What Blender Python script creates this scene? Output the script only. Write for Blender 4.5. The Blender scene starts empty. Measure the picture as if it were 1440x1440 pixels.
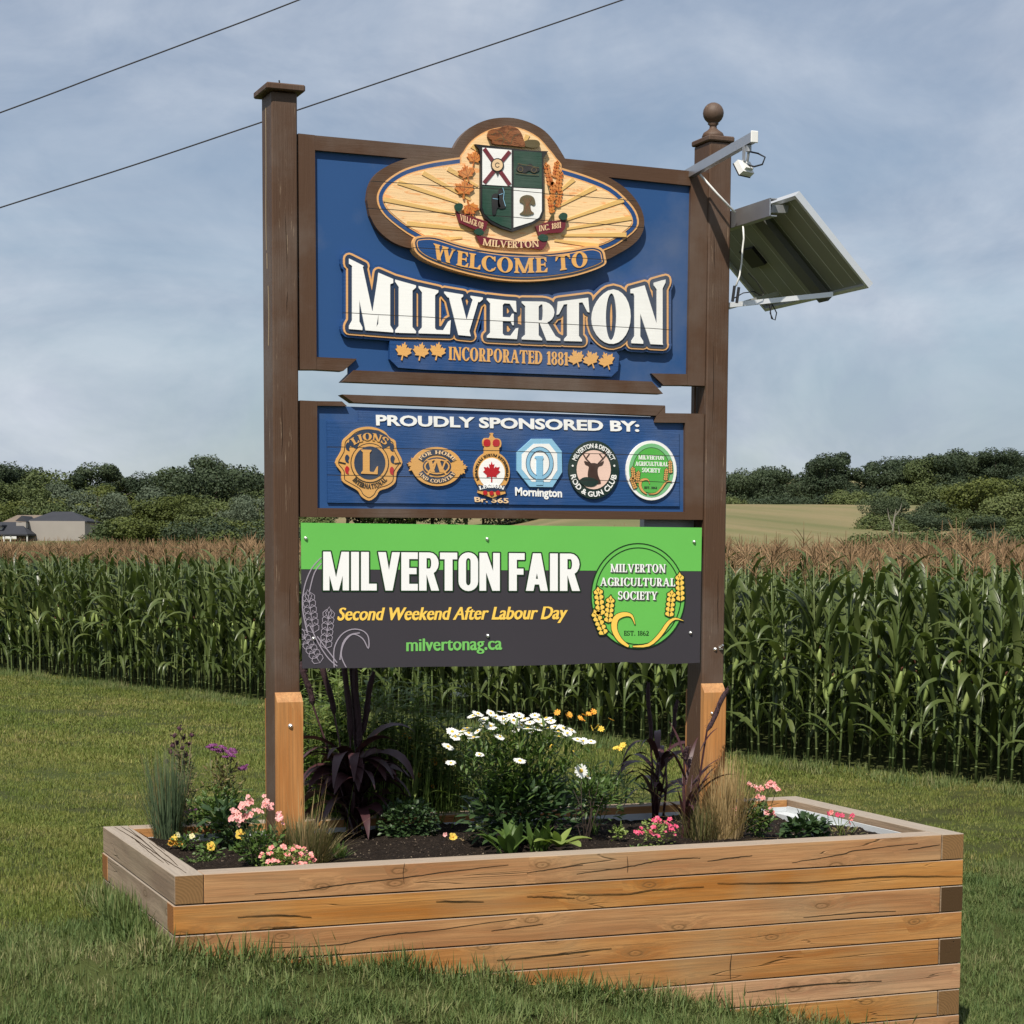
import bpy, bmesh, math, random
import numpy as np
from mathutils import Vector, Matrix
from mathutils.geometry import delaunay_2d_cdt
random.seed(7); rng = np.random.default_rng(7)
R = math.radians
scene = bpy.context.scene
COL = scene.collection
# ------------------------------------------------------------------ camera
FPX, CY, YAW, PIT, ROL = 2840.7, 1053.5, 0.3786, -0.0947, 0.0052
CAM = Vector((-1.928, -9.0, 1.4467))
fw = Vector((math.sin(YAW)*math.cos(PIT), math.cos(YAW)*math.cos(PIT), math.sin(PIT)))
rt0 = Vector((math.cos(YAW), -math.sin(YAW), 0)); up0 = rt0.cross(fw)
rt = rt0*math.cos(ROL)+up0*math.sin(ROL); up = -rt0*math.sin(ROL)+up0*math.cos(ROL)
cd = bpy.data.cameras.new('camera'); cam = bpy.data.objects.new('camera', cd); COL.objects.link(cam)
M = Matrix((rt, up, -fw)).transposed().to_4x4(); M.translation = CAM; cam.matrix_world = M
cd.sensor_width = 36; cd.lens = FPX/1440*36; cd.shift_y = (CY-720)/1440
cd.clip_start = .1; cd.clip_end = 5000
scene.camera = cam
# ------------------------------------------------------------------ light
SUN = Vector((-.80, -1.0, 1.70)).normalized()
sl = bpy.data.lights.new('sun', 'SUN'); so_ = bpy.data.objects.new('sun', sl); COL.objects.link(so_)
sl.energy = 5.0; sl.angle = R(.6); sl.color = (1, .93, .82)
so_.rotation_euler = SUN.to_track_quat('Z', 'Y').to_euler(); so_.location = (0, -5, 12)
w = bpy.data.worlds.new('World'); scene.world = w; w.use_nodes = True
nt = w.node_tree; nt.nodes.clear()
def N(nt, t, **k):
    n = nt.nodes.new(t)
    for a, b in k.items():
        if a.startswith('i_'):
            key = a[2:]; key = int(key) if key.isdigit() else key
            n.inputs[key].default_value = b
        else: setattr(n, a, b)
    return n
sky = N(nt, 'ShaderNodeTexSky', sky_type='NISHITA', sun_disc=False, sun_elevation=math.asin(SUN.z), sun_rotation=math.atan2(SUN.x, SUN.y))
sky.air_density = 1.0; sky.dust_density = .6; sky.ozone_density = 2.0
tc = N(nt, 'ShaderNodeTexCoord'); mp = N(nt, 'ShaderNodeMapping'); mp.inputs['Scale'].default_value = (3.2, 3.2, 6.0)
no = N(nt, 'ShaderNodeTexNoise'); no.inputs['Scale'].default_value = 1.7; no.inputs['Detail'].default_value = 7; no.inputs['Roughness'].default_value = .55; no.inputs['Distortion'].default_value = .7
no2 = N(nt, 'ShaderNodeTexNoise'); no2.inputs['Scale'].default_value = 2.6; no2.inputs['Detail'].default_value = 6; no2.inputs['Roughness'].default_value = .6; no2.inputs['Distortion'].default_value = .4
L = nt.links.new
L(tc.outputs['Generated'], mp.inputs[0]); L(mp.outputs[0], no.inputs[0]); L(mp.outputs[0], no2.inputs[0])
cr = N(nt, 'ShaderNodeValToRGB'); cr.color_ramp.elements[0].position = .36; cr.color_ramp.elements[1].position = .68
cr.color_ramp.elements[0].color = (.42,.42,.42,1); cr.color_ramp.elements[1].color = (.92,.92,.92,1)
L(no.outputs[0], cr.inputs[0])
cc = N(nt, 'ShaderNodeValToRGB'); cc.color_ramp.elements[0].position = .35; cc.color_ramp.elements[1].position = .68
cc.color_ramp.elements[0].color = (4.3, 5.1, 6.5, 1); cc.color_ramp.elements[1].color = (7.4, 8.0, 9.0, 1)
L(no2.outputs[0], cc.inputs[0])
mx = N(nt, 'ShaderNodeMix', data_type='RGBA'); L(cr.outputs[0], mx.inputs[0]); L(sky.outputs[0], mx.inputs[6]); L(cc.outputs[0], mx.inputs[7])
bg = N(nt, 'ShaderNodeBackground', i_Strength=.076); L(mx.outputs[2], bg.inputs[0])
wo = N(nt, 'ShaderNodeOutputWorld'); L(bg.outputs[0], wo.inputs[0])
vs = scene.view_settings; vs.view_transform = 'Standard'; vs.look = 'None'; vs.gamma = 1; vs.use_curve_mapping = False; vs.exposure = .18
# ------------------------------------------------------------------ pixel helpers (1440 px photo)
def ray(px, py): return fw*FPX + rt*(px-720) + up*(CY-py)
def onY(px, py, Y):
    d = ray(px, py); return CAM + d*((Y-CAM.y)/d.y)
def onX(px, py, X):
    d = ray(px, py); return CAM + d*((X-CAM.x)/d.x)
def onZ(px, py, Z):
    d = ray(px, py); return CAM + d*((Z-CAM.z)/d.z)
def atD(px, py, D): return CAM + ray(px, py)*(D/FPX)      # D = depth along the optical axis
def depth(p): return (Vector(p)-CAM).dot(fw)
def lerp(a, b, t): return a+(b-a)*t
def sstep(a, b, t):
    t = np.clip((t-a)/(b-a), 0, 1); return t*t*(3-2*t)
# ------------------------------------------------------------------ terrain
CF = Vector((math.sin(YAW), math.cos(YAW))); CR_ = Vector((math.cos(YAW), -math.sin(YAW)))
def T(x, y):
    x = np.asarray(x, float); y = np.asarray(y, float)
    c = np.interp(x, [-6, 0, .5, 1.3, 2.6, 3.4, 4.24, 6, 10], [-.385, -.37, -.45, -.57, -.79, -.97, -1.14, -1.28, -1.34])
    b = np.interp(x, [-10, 0, 4, 9], [-.36, -.42, -.72, -.78])
    z = c+(b-c)*sstep(.0, 4.5, y)
    z = z+(-.74-z)*sstep(5, 22, y)
    z = z-.34*(1-np.exp(-np.clip(-y, 0, 9)/1.6))
    d = np.hypot(x-CAM.x, y-CAM.y)
    z = z+(-.22-z)*(1-sstep(2.2, 5.0, d))
    lat = (x-CAM.x)*CR_.x+(y-CAM.y)*CR_.y; dep = (x-CAM.x)*CF.x+(y-CAM.y)*CF.y
    right = sstep(-.03, .06, lat/np.maximum(dep, 1))
    z = z+sstep(150, 420, dep)*(6.0+7.0*right)+sstep(400, 700, dep)*16
    z = z+.025*np.sin(x*1.3+.7*y)*np.cos(y*1.1-.4*x)*sstep(.8, 3, d)
    return z
def Tz(x, y): return float(T(x, y))
# ------------------------------------------------------------------ object helpers
def tag(o, label=None, cat=None, group=None, kind=None):
    if label: o['label'] = label
    if cat: o['category'] = cat
    if group: o['group'] = group
    if kind: o['kind'] = kind
    return o
def wl(p):
    l = Vector((0, 0, 0))
    while p is not None: l += Vector(p.location); p = p.parent
    return l
def link(o, parent=None):      # meshes are written in world space; the parent's place is taken off again
    COL.objects.link(o)
    if parent is not None: o.location = Vector(o.location)-wl(parent); o.parent = parent
    return o
def empty(name, loc=(0, 0, 0), rz=0):
    o = bpy.data.objects.new(name, None); o.empty_display_size = .1; o.location = loc; o.rotation_euler = (0, 0, rz); return link(o)
def meshdata(name, v, f, mat=None, smooth=False):
    me = bpy.data.meshes.new(name); me.from_pydata([tuple(p) for p in v], [], f); me.validate()
    if mat is not None:
        for m_ in (mat if isinstance(mat, (list, tuple)) else [mat]): me.materials.append(m_)
    if smooth: me.polygons.foreach_set('use_smooth', [True]*len(me.polygons))
    me.update(); return me
class MB:
    def __init__(s): s.v = []; s.f = []; s.m = []
    def add(s, v, f, mi=0):
        o = len(s.v); s.v += [tuple(p) for p in v]; s.f += [tuple(i+o for i in q) for q in f]; s.m += [mi]*len(f)
    def box(s, x0, y0, z0, x1, y1, z1, b=0, mi=0):
        if b <= 0:
            v = [(x0,y0,z0),(x1,y0,z0),(x1,y1,z0),(x0,y1,z0),(x0,y0,z1),(x1,y0,z1),(x1,y1,z1),(x0,y1,z1)]
            s.add(v, [(0,3,2,1),(4,5,6,7),(0,1,5,4),(1,2,6,5),(2,3,7,6),(3,0,4,7)], mi); return
        bm = bmesh.new(); r = bmesh.ops.create_cube(bm, size=1)
        for q in bm.verts: q.co = Vector(((x0+x1)/2+q.co.x*(x1-x0), (y0+y1)/2+q.co.y*(y1-y0), (z0+z1)/2+q.co.z*(z1-z0)))
        bmesh.ops.bevel(bm, geom=bm.edges[:], offset=b, segments=1, affect='EDGES', profile=.5)
        bm.verts.index_update(); s.add([q.co[:] for q in bm.verts], [tuple(q.index for q in f.verts) for f in bm.faces], mi); bm.free()
    def tube(s, pts, r, n=6, mi=0, cap=True):
        pts = [Vector(p) for p in pts]; rr = r if isinstance(r, (list, tuple)) else [r]*len(pts); o = len(s.v)
        up_ = Vector((0, 0, 1)); prev = None
        for i, p in enumerate(pts):
            d = (pts[min(i+1, len(pts)-1)]-pts[max(i-1, 0)])
            d = d.normalized() if d.length > 1e-9 else up_
            a = prev-d*prev.dot(d) if prev is not None else d.orthogonal()
            a.normalize(); prev = a; b = d.cross(a)
            for k in range(n):
                t = 2*math.pi*k/n; s.v.append(tuple(p+(a*math.cos(t)+b*math.sin(t))*rr[i]))
        for i in range(len(pts)-1):
            for k in range(n):
                s.f.append((o+i*n+k, o+i*n+(k+1) % n, o+(i+1)*n+(k+1) % n, o+(i+1)*n+k)); s.m.append(mi)
        if cap:
            s.f.append(tuple(o+k for k in reversed(range(n)))); s.m.append(mi)
            s.f.append(tuple(o+(len(pts)-1)*n+k for k in range(n))); s.m.append(mi)
    def lathe(s, c, prof, n=16, mi=0):
        c = Vector(c); o = len(s.v)
        for r_, z_ in prof:
            for k in range(n):
                t = 2*math.pi*k/n; s.v.append((c.x+r_*math.cos(t), c.y+r_*math.sin(t), c.z+z_))
        for i in range(len(prof)-1):
            for k in range(n): s.f.append((o+i*n+k, o+i*n+(k+1) % n, o+(i+1)*n+(k+1) % n, o+(i+1)*n+k)); s.m.append(mi)
        s.f.append(tuple(o+k for k in reversed(range(n)))); s.m.append(mi)
        s.f.append(tuple(o+(len(prof)-1)*n+k for k in range(n))); s.m.append(mi)
    def quadbox(s, a, b, wv, hv, mi=0):      # beam from a to b with half-width vector wv and half-height vector hv
        a, b, wv, hv = map(Vector, (a, b, wv, hv))
        v = [a-wv-hv, a+wv-hv, a+wv+hv, a-wv+hv, b-wv-hv, b+wv-hv, b+wv+hv, b-wv+hv]
        s.add(v, [(0,1,2,3),(7,6,5,4),(0,4,5,1),(1,5,6,2),(2,6,7,3),(3,7,4,0)], mi)
    def ribbon(s, base, az, el, length, width, droop, nseg=5, fold=.25, twist=0, mi=0, tip=.05, basew=.5, bulge=.4):
        d = Vector((math.cos(az)*math.cos(el), math.sin(az)*math.cos(el), math.sin(el)))
        side = Vector((-math.sin(az), math.cos(az), 0)); p = Vector(base); o = len(s.v); st = length/nseg
        for i in range(nseg+1):
            t = i/nseg
            wd = width*.5*(lerp(basew, 1, min(1, t/bulge)) if t < bulge else lerp(1, tip, ((t-bulge)/(1-bulge))**1.6))
            sd = side*math.cos(twist*t)+d.cross(side)*math.sin(twist*t); nn = d.cross(sd)
            s.v += [tuple(p-sd*wd+nn*wd*fold), tuple(p), tuple(p+sd*wd+nn*wd*fold)]
            p = p+d*st; d = (d+Vector((0, 0, -droop*st*(.4+t*1.3)))).normalized()
        for i in range(nseg):
            a = o+i*3; s.f += [(a, a+1, a+4, a+3), (a+1, a+2, a+5, a+4)]; s.m += [mi, mi]
    def leaf(s, p, d, nrm, ln, wd, mi=0, fold=.2, curl=.15):   # small pointed leaf, 6 faces
        p = Vector(p); d = Vector(d).normalized(); n_ = Vector(nrm); n_ = (n_-d*n_.dot(d)); n_ = n_.normalized() if n_.length > 1e-6 else d.orthogonal().normalized(); sd = d.cross(n_)
        def q(t, k): return tuple(p+d*ln*t+sd*wd*.5*k+n_*(abs(k)*fold*wd*.5-curl*ln*t*t))
        s.add([q(0,0), q(.35,-1), q(.35,0), q(.35,1), q(.72,-.75), q(.72,0), q(.72,.75), q(1,0)],
              [(0,2,1),(0,3,2),(1,2,5,4),(2,3,6,5),(4,5,7),(5,6,7)], mi)
    def ball(s, c, r, n=8, m_=5, sz=1, mi=0):
        prof = [(max(1e-4, r*math.sin(math.pi*i/m_)), -r*sz*math.cos(math.pi*i/m_)) for i in range(m_+1)]
        s.lathe(c, prof, n, mi)
    def build(s, name, mat, parent=None, smooth=False, org=None):
        v = s.v
        if org is not None: v = [(a-org[0], b-org[1], c-org[2]) for a, b, c in v]
        me = meshdata(name, v, s.f, mat, smooth)
        if isinstance(mat, (list, tuple)) and len(me.polygons) == len(s.m): me.polygons.foreach_set('material_index', s.m)
        o = bpy.data.objects.new(name, me)
        if org is not None: o.location = org
        return link(o, parent)
def put(o, parent):           # parent a world-space mesh under a thing that sits away from the origin
    o.parent = parent; o.location = Vector(o.location)-Vector(parent.location); return o
# ------------------------------------------------------------------ materials
def newmat(name):
    m = bpy.data.materials.new(name); m.use_nodes = True; m.node_tree.nodes.clear(); return m, m.node_tree
def finish(m, nt, bsdf):
    o = N(nt, 'ShaderNodeOutputMaterial'); nt.links.new(bsdf.outputs[0], o.inputs[0]); return m
def ramp(nt, pts, src, interp='LINEAR'):
    c = N(nt, 'ShaderNodeValToRGB'); e = c.color_ramp.elements; c.color_ramp.interpolation = interp
    while len(e) < len(pts): e.new(.5)
    for i, (p, col) in enumerate(pts): e[i].position = p; e[i].color = tuple(col)+(1,) if len(col) == 3 else col
    nt.links.new(src, c.inputs[0]); return c
def mathn(nt, op, a, b=None, clamp=False):
    n = N(nt, 'ShaderNodeMath', operation=op, use_clamp=clamp)
    for i, v in enumerate((a, b)):
        if v is None: continue
        if isinstance(v, (int, float)): n.inputs[i].default_value = v
        else: nt.links.new(v, n.inputs[i])
    return n.outputs[0]
def mixc(nt, fac, a, b, mode='MIX'):
    n = N(nt, 'ShaderNodeMix', data_type='RGBA', blend_type=mode)
    for k, v in ((0, fac), (6, a), (7, b)):
        if isinstance(v, (int, float)): n.inputs[k].default_value = v
        elif isinstance(v, tuple): n.inputs[k].default_value = v+(1,) if len(v) == 3 else v
        else: nt.links.new(v, n.inputs[k])
    return n.outputs[2]
def noise(nt, scale, src=None, detail=4, rough=.55, dist=0, mscale=None):
    n = N(nt, 'ShaderNodeTexNoise'); n.inputs['Scale'].default_value = scale; n.inputs['Detail'].default_value = detail
    n.inputs['Roughness'].default_value = rough; n.inputs['Distortion'].default_value = dist
    if src is not None:
        if mscale:
            mpn = N(nt, 'ShaderNodeMapping'); mpn.inputs['Scale'].default_value = mscale; nt.links.new(src, mpn.inputs[0]); src = mpn.outputs[0]
        nt.links.new(src, n.inputs[0])
    return n.outputs[0]
def bump(nt, h, strength=.3, dist=.01):
    b = N(nt, 'ShaderNodeBump'); b.inputs['Strength'].default_value = strength; b.inputs['Distance'].default_value = dist; nt.links.new(h, b.inputs['Height']); return b.outputs[0]
def principled(nt, col, rough=.6, spec=.4, metal=0, nrm=None, coat=0):
    b = N(nt, 'ShaderNodeBsdfPrincipled')
    if isinstance(col, tuple): b.inputs['Base Color'].default_value = col+(1,)
    else: nt.links.new(col, b.inputs['Base Color'])
    if isinstance(rough, (int, float)): b.inputs['Roughness'].default_value = rough
    else: nt.links.new(rough, b.inputs['Roughness'])
    b.inputs['Specular IOR Level'].default_value = spec; b.inputs['Metallic'].default_value = metal
    if nrm is not None: nt.links.new(nrm, b.inputs['Normal'])
    return b
def srgb(r, g, b):
    f = lambda c: (c/255/12.92) if c <= 10 else ((c/255+.055)/1.055)**2.4
    return (f(r), f(g), f(b))
def simple(name, col, rough=.6, spec=.4, metal=0, var=.12, vs=6, bmp=0, bs=40):
    m, nt = newmat(name); g = N(nt, 'ShaderNodeNewGeometry').outputs['Position']
    n1 = noise(nt, vs, g, 5)
    c = mixc(nt, n1, tuple(x*(1-var) for x in col), tuple(min(1, x*(1+var)) for x in col))
    nr = bump(nt, noise(nt, bs, g, 3), bmp, .004) if bmp else None
    return finish(m, nt, principled(nt, c, rough, spec, metal, nr))
def painted(name, col, cracks=(), rough=.55, grain=.25, dirt=.25, worn=None, gs=(1.2, 1.2, 22)):
    """paint on weathered boards; cracks = heights (world z) of the glued board joints that have opened"""
    m, nt = newmat(name); g = N(nt, 'ShaderNodeNewGeometry').outputs['Position']
    sx = N(nt, 'ShaderNodeSeparateXYZ'); nt.links.new(g, sx.inputs[0])
    wob = noise(nt, 3, g, 2)
    gr = noise(nt, 5, g, 6, .65, .3, gs)
    dn = noise(nt, 1.6, g, 6, .6)
    c = mixc(nt, mathn(nt, 'MULTIPLY', gr, dirt), col, tuple(x*.62 for x in col))
    c = mixc(nt, ramp(nt, [(.45, (0,0,0)), (.75, (1,1,1))], dn).outputs[0], c, mixc(nt, .25, c, (.32, .31, .29)))
    if worn:
        wn = noise(nt, 7, g, 6, .7, .2, worn[1]); msk = ramp(nt, [(worn[2], (0,0,0)), (worn[2]+.05, (1,1,1))], wn).outputs[0]
        c = mixc(nt, msk, c, worn[0])
    mask = None
    zz = mathn(nt, 'ADD', sx.outputs[2], mathn(nt, 'MULTIPLY', mathn(nt, 'SUBTRACT', wob, .5), .012))
    for z in cracks:
        k = mathn(nt, 'LESS_THAN', mathn(nt, 'ABSOLUTE', mathn(nt, 'SUBTRACT', zz, z)), .0017)
        mask = k if mask is None else mathn(nt, 'MAXIMUM', mask, k)
    h = gr
    if mask is not None:
        c = mixc(nt, mask, c, (.02, .018, .015)); h = mathn(nt, 'SUBTRACT', gr, mathn(nt, 'MULTIPLY', mask, 3))
    return finish(m, nt, principled(nt, c, rough, .35, 0, bump(nt, h, grain, .004)))
def wood(name, c1, c2, grey=.5, axis=0, gscale=1.0, sat=1.0):
    """bare timber: grain and checks run along the local axis, knots pulled through, upper faces weathered grey"""
    m, nt = newmat(name)
    tcn = N(nt, 'ShaderNodeTexCoord').outputs['Object']; oin = N(nt, 'ShaderNodeObjectInfo'); oi = oin.outputs['Random']; oc = N(nt, 'ShaderNodeSeparateColor'); nt.links.new(oin.outputs['Color'], oc.inputs[0])
    of = N(nt, 'ShaderNodeVectorMath', operation='ADD'); cb = N(nt, 'ShaderNodeCombineXYZ')
    k1 = mathn(nt, 'MULTIPLY', oi, 37.0); k2 = mathn(nt, 'MULTIPLY', oi, 91.0)
    nt.links.new(k1, cb.inputs[0]); nt.links.new(k2, cb.inputs[1]); nt.links.new(k1, cb.inputs[2])
    nt.links.new(tcn, of.inputs[0]); nt.links.new(cb.outputs[0], of.inputs[1]); P = of.outputs[0]
    def ms(a, b, c): return tuple((a, b, c) if axis == 0 else ((b, a, c) if axis == 1 else (b, c, a)))
    # knots
    sk = N(nt, 'ShaderNodeSeparateXYZ'); nt.links.new(P, sk.inputs[0]); ck2 = N(nt, 'ShaderNodeCombineXYZ'); al_, ac1, ac2 = ((0, 1, 2), (1, 0, 2), (2, 0, 1))[axis]; nt.links.new(mathn(nt, 'MULTIPLY', sk.outputs[al_], 2.2), ck2.inputs[0]); nt.links.new(mathn(nt, 'MULTIPLY', mathn(nt, 'ADD', sk.outputs[ac1], sk.outputs[ac2]), 5.6), ck2.inputs[1])
    vo = N(nt, 'ShaderNodeTexVoronoi', feature='F1', voronoi_dimensions='2D'); vo.inputs['Scale'].default_value = 1.15
    nt.links.new(ck2.outputs[0], vo.inputs[0]); sc_ = N(nt, 'ShaderNodeSeparateColor'); nt.links.new(vo.outputs['Color'], sc_.inputs[0]); kd = mathn(nt, 'ADD', vo.outputs['Distance'], mathn(nt, 'ADD', mathn(nt, 'MULTIPLY', mathn(nt, 'GREATER_THAN', sc_.outputs[0], .34), 2.0), mathn(nt, 'MULTIPLY', mathn(nt, 'SUBTRACT', noise(nt, 22, tcn, 3, .6), .5), .07)))
    pull = mathn(nt, 'MULTIPLY', mathn(nt, 'POWER', mathn(nt, 'SUBTRACT', 1, mathn(nt, 'MINIMUM', kd, 1)), 4), 1.1)
    # grain: bands pulled round the knots
    ad = N(nt, 'ShaderNodeVectorMath', operation='ADD'); cb2 = N(nt, 'ShaderNodeCombineXYZ')
    for i in range(3):
        if i != axis: nt.links.new(mathn(nt, 'MULTIPLY', pull, .05), cb2.inputs[i])
    nt.links.new(P, ad.inputs[0]); nt.links.new(cb2.outputs[0], ad.inputs[1])
    g1 = noise(nt, 9*gscale, ad.outputs[0], 5, .6, .35, ms(.10, 1.6, 1.6))
    g2 = noise(nt, 75*gscale, ad.outputs[0], 5, .7, .1, ms(.03, 1.4, 1.4))
    big = noise(nt, 1.4, P, 3, .5, .3)
    c = mixc(nt, ramp(nt, [(.34, (0,0,0)), (.62, (1,1,1))], g1).outputs[0], c1, c2)
    c = mixc(nt, mathn(nt, 'MULTIPLY', ramp(nt, [(.40, (1,1,1)), (.56, (0,0,0))], g2).outputs[0], .58), c, tuple(x*.50 for x in c1))
    hs = N(nt, 'ShaderNodeHueSaturation'); nt.links.new(c, hs.inputs['Color'])
    nt.links.new(oc.outputs[0], hs.inputs['Value'])
    nt.links.new(mathn(nt, 'MULTIPLY', oc.outputs[1], sat), hs.inputs['Saturation'])
    c = hs.outputs[0]
    c = mixc(nt, ramp(nt, [(.50, (0,0,0)), (.78, (.6,.6,.6))], big).outputs[0], c, mixc(nt, .55, c, (.32, .29, .19)))
    # knot colouring: dark rim, warm heart
    kr = ramp(nt, [(.0, (.9,.9,.9)), (.03, (.15,.15,.15)), (.06, (.20,.20,.20)), (.085, (.95,.95,.95)), (.12, (.25,.25,.25)), (.24, (0,0,0))], kd).outputs[0]
    c = mixc(nt, mathn(nt, 'MULTIPLY', kr, .75), c, tuple(x*.26 for x in c1))
    # checks
    ck = noise(nt, 3.3, P, 2, .35, .0, ms(.11, 3.4, 3.4))
    ckm = ramp(nt, [(.0, (1,1,1)), (.0014, (1,1,1)), (.0032, (0,0,0))], mathn(nt, 'ABSOLUTE', mathn(nt, 'SUBTRACT', ck, .53))).outputs[0]
    gate = ramp(nt, [(.42, (0,0,0)), (.50, (1,1,1))], noise(nt, 1.5, P, 2, .5, 0, ms(.7, 2, 2))).outputs[0]
    ckm = mathn(nt, 'MULTIPLY', ckm, gate)
    c = mixc(nt, mathn(nt, 'MULTIPLY', ckm, .35), c, (.028, .02, .014))
    ge = N(nt, 'ShaderNodeNewGeometry'); sn = N(nt, 'ShaderNodeSeparateXYZ'); nt.links.new(ge.outputs['True Normal'], sn.inputs[0])
    upm = mathn(nt, 'MULTIPLY', ramp(nt, [(.45, (0,0,0)), (.8, (1,1,1))], sn.outputs[2]).outputs[0], grey)
    c = mixc(nt, upm, c, mixc(nt, g2, (.20, .165, .13), (.46, .40, .33)))
    # sawn end grain, darker, with growth rings
    se = N(nt, 'ShaderNodeSeparateXYZ'); nt.links.new(N(nt, 'ShaderNodeTexCoord').outputs['Normal'], se.inputs[0])
    endm = mathn(nt, 'GREATER_THAN', mathn(nt, 'ABSOLUTE', se.outputs[axis]), .9)
    rg = N(nt, 'ShaderNodeTexWave', wave_type='RINGS', rings_direction='XYZ'[axis]); rg.inputs['Scale'].default_value = 22; rg.inputs['Distortion'].default_value = 3; nt.links.new(tcn, rg.inputs[0])
    c = mixc(nt, endm, c, mixc(nt, mathn(nt, 'MULTIPLY', rg.outputs['Fac'], .35), mixc(nt, oc.outputs[2], tuple(x*.22 for x in c2), tuple(x*.95 for x in c2)), tuple(x*.30 for x in c2)))
    h = mathn(nt, 'SUBTRACT', mathn(nt, 'MULTIPLY', g2, .5), mathn(nt, 'ADD', mathn(nt, 'MULTIPLY', ckm, 2), mathn(nt, 'MULTIPLY', kr, .4)))
    return finish(m, nt, principled(nt, c, .72, .25, 0, bump(nt, h, .45, .006)))
def leafmat(name, cols, trans=.25, rough=.5, spec=.35, island=True, vs=2.0, vein=None, nw=.38, tree_=False):
    m, nt = newmat(name); ge = N(nt, 'ShaderNodeNewGeometry'); oi = N(nt, 'ShaderNodeObjectInfo')
    src = ge.outputs['Random Per Island'] if island else oi.outputs['Random']
    a = mathn(nt, 'ADD', mathn(nt, 'MULTIPLY', src, .36), mathn(nt, 'MULTIPLY', oi.outputs['Random'], .64)) if tree_ else mathn(nt, 'FRACT', mathn(nt, 'ADD', mathn(nt, 'MULTIPLY', src, .75), mathn(nt, 'MULTIPLY', oi.outputs['Random'], .35)))
    n1 = noise(nt, vs, ge.outputs['Position'], 4, .6)
    a = mathn(nt, 'ADD', mathn(nt, 'MULTIPLY', a, 1-nw), mathn(nt, 'MULTIPLY', ramp(nt, [(.5-.5*nw-.0, (0,0,0)), (.5+.5*nw, (1,1,1))], n1).outputs[0] if nw > .4 else n1, nw))
    k = len(cols); c = ramp(nt, [(i/(k-1)*.8+.1, cc_) for i, cc_ in enumerate(cols)], a).outputs[0]
    p = principled(nt, c, rough, spec)
    if trans > 0:
        t = N(nt, 'ShaderNodeBsdfTranslucent'); nt.links.new(mixc(nt, 1, c, (1.0, 1.1, .55), 'MULTIPLY'), t.inputs[0])
        ms_ = N(nt, 'ShaderNodeMixShader'); ms_.inputs[0].default_value = trans; nt.links.new(p.outputs[0], ms_.inputs[1]); nt.links.new(t.outputs[0], ms_.inputs[2]); p = ms_
    return finish(m, nt, p)

CRK = [onY(620, y, .8).z for y in (447, 352, 300, 262)]
CRK2 = [onY(620, y, .8).z for y in (632, 671)]
BROWN = srgb(92, 72, 56)
m_brown = painted('brown_paint', srgb(86, 62, 45), grain=.8, dirt=.65, worn=((.34, .25, .17), (9, 9, .30), .635), gs=(20, 20, .7))
m_brown3 = painted('brown_stile_paint', srgb(85, 61, 44), grain=.35, dirt=.4, gs=(14, 14, .8))
m_brown2 = painted('brown_rail_paint', srgb(84, 60, 43), grain=.35, dirt=.4)
m_blue = painted('blue_panel_paint', srgb(38, 78, 130), grain=.05, dirt=.1, rough=.6)
m_blueb = painted('blue_board_paint', srgb(36, 76, 130), CRK2, grain=.7, dirt=.35, rough=.5)
m_bluer = painted('blue_relief_paint', srgb(35, 74, 128), CRK, grain=.5, dirt=.25, rough=.45)
m_navy = painted('navy_paint', srgb(42, 58, 84), CRK, grain=.2)
m_gold = painted('gold_paint', srgb(226, 172, 112), CRK, grain=.3, dirt=.15)
m_goldl = painted('gold_letter_paint', srgb(228, 172, 98), CRK, grain=.2, dirt=.1)
m_gold2 = painted('emblem_gold_paint', srgb(218, 164, 92), CRK2, grain=.2, dirt=.15)
m_white = painted('white_paint', (.90, .90, .88), CRK, grain=.15, dirt=.03)
m_white2 = painted('white_letter_paint', (.88, .88, .86), CRK2, grain=.1, dirt=.03)
m_ring = painted('brown_oval_paint', srgb(88, 64, 46), CRK, grain=.5, dirt=.4)
m_sun = painted('stained_sunburst', srgb(246, 208, 156), CRK, grain=.5, dirt=.15, worn=(srgb(234, 170, 112), (1.2, 1.2, 8), .56))
m_ray = painted('ray_gold', srgb(226, 184, 112), CRK, grain=.4, dirt=.15)
m_green = painted('shield_green', srgb(34, 70, 56), CRK, grain=.5)
m_black = painted('black_paint', (.012, .012, .014), CRK, grain=.1, dirt=0)
m_black2 = painted('black_line_paint', (.02, .018, .016), grain=.1, dirt=0)
m_maroon = painted('maroon_paint', srgb(112, 34, 48), CRK, grain=.2)
m_cream = painted('cream_paint', srgb(240, 205, 160), CRK, grain=.2)
m_lbrown = painted('beaver_brown', srgb(142, 86, 46), CRK, grain=.5, worn=(srgb(100, 60, 36), (4, 4, 14), .5))
m_olive = painted('olive_paint', srgb(96, 84, 52), CRK, grain=.3)
m_orange = painted('leaf_orange', srgb(214, 134, 62), CRK, grain=.3, worn=(srgb(180, 92, 44), (4, 4, 6), .52))
m_darkor = painted('leaf_vein_brown', srgb(142, 88, 50), grain=.1)
m_red = painted('red_paint', srgb(182, 32, 40), CRK2, grain=.2)
m_lblue = painted('light_blue_paint', srgb(140, 192, 222), CRK2, grain=.2)
m_dgreen = painted('emblem_dark_green', srgb(22, 46, 40), CRK2, grain=.2)
m_pinkcr = painted('emblem_pink_cream', srgb(238, 204, 188), CRK2, grain=.1)
m_egreen = painted('emblem_green', srgb(84, 176, 72), CRK2, grain=.1)
m_egreen2 = painted('emblem_pale_green', srgb(120, 190, 130), CRK2, grain=.1)
m_stag = painted('stag_brown', srgb(62, 40, 32), grain=.1)
m_vgreen = simple('vinyl_green', srgb(104, 188, 84), .38, .5, var=.05, vs=3)
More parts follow.
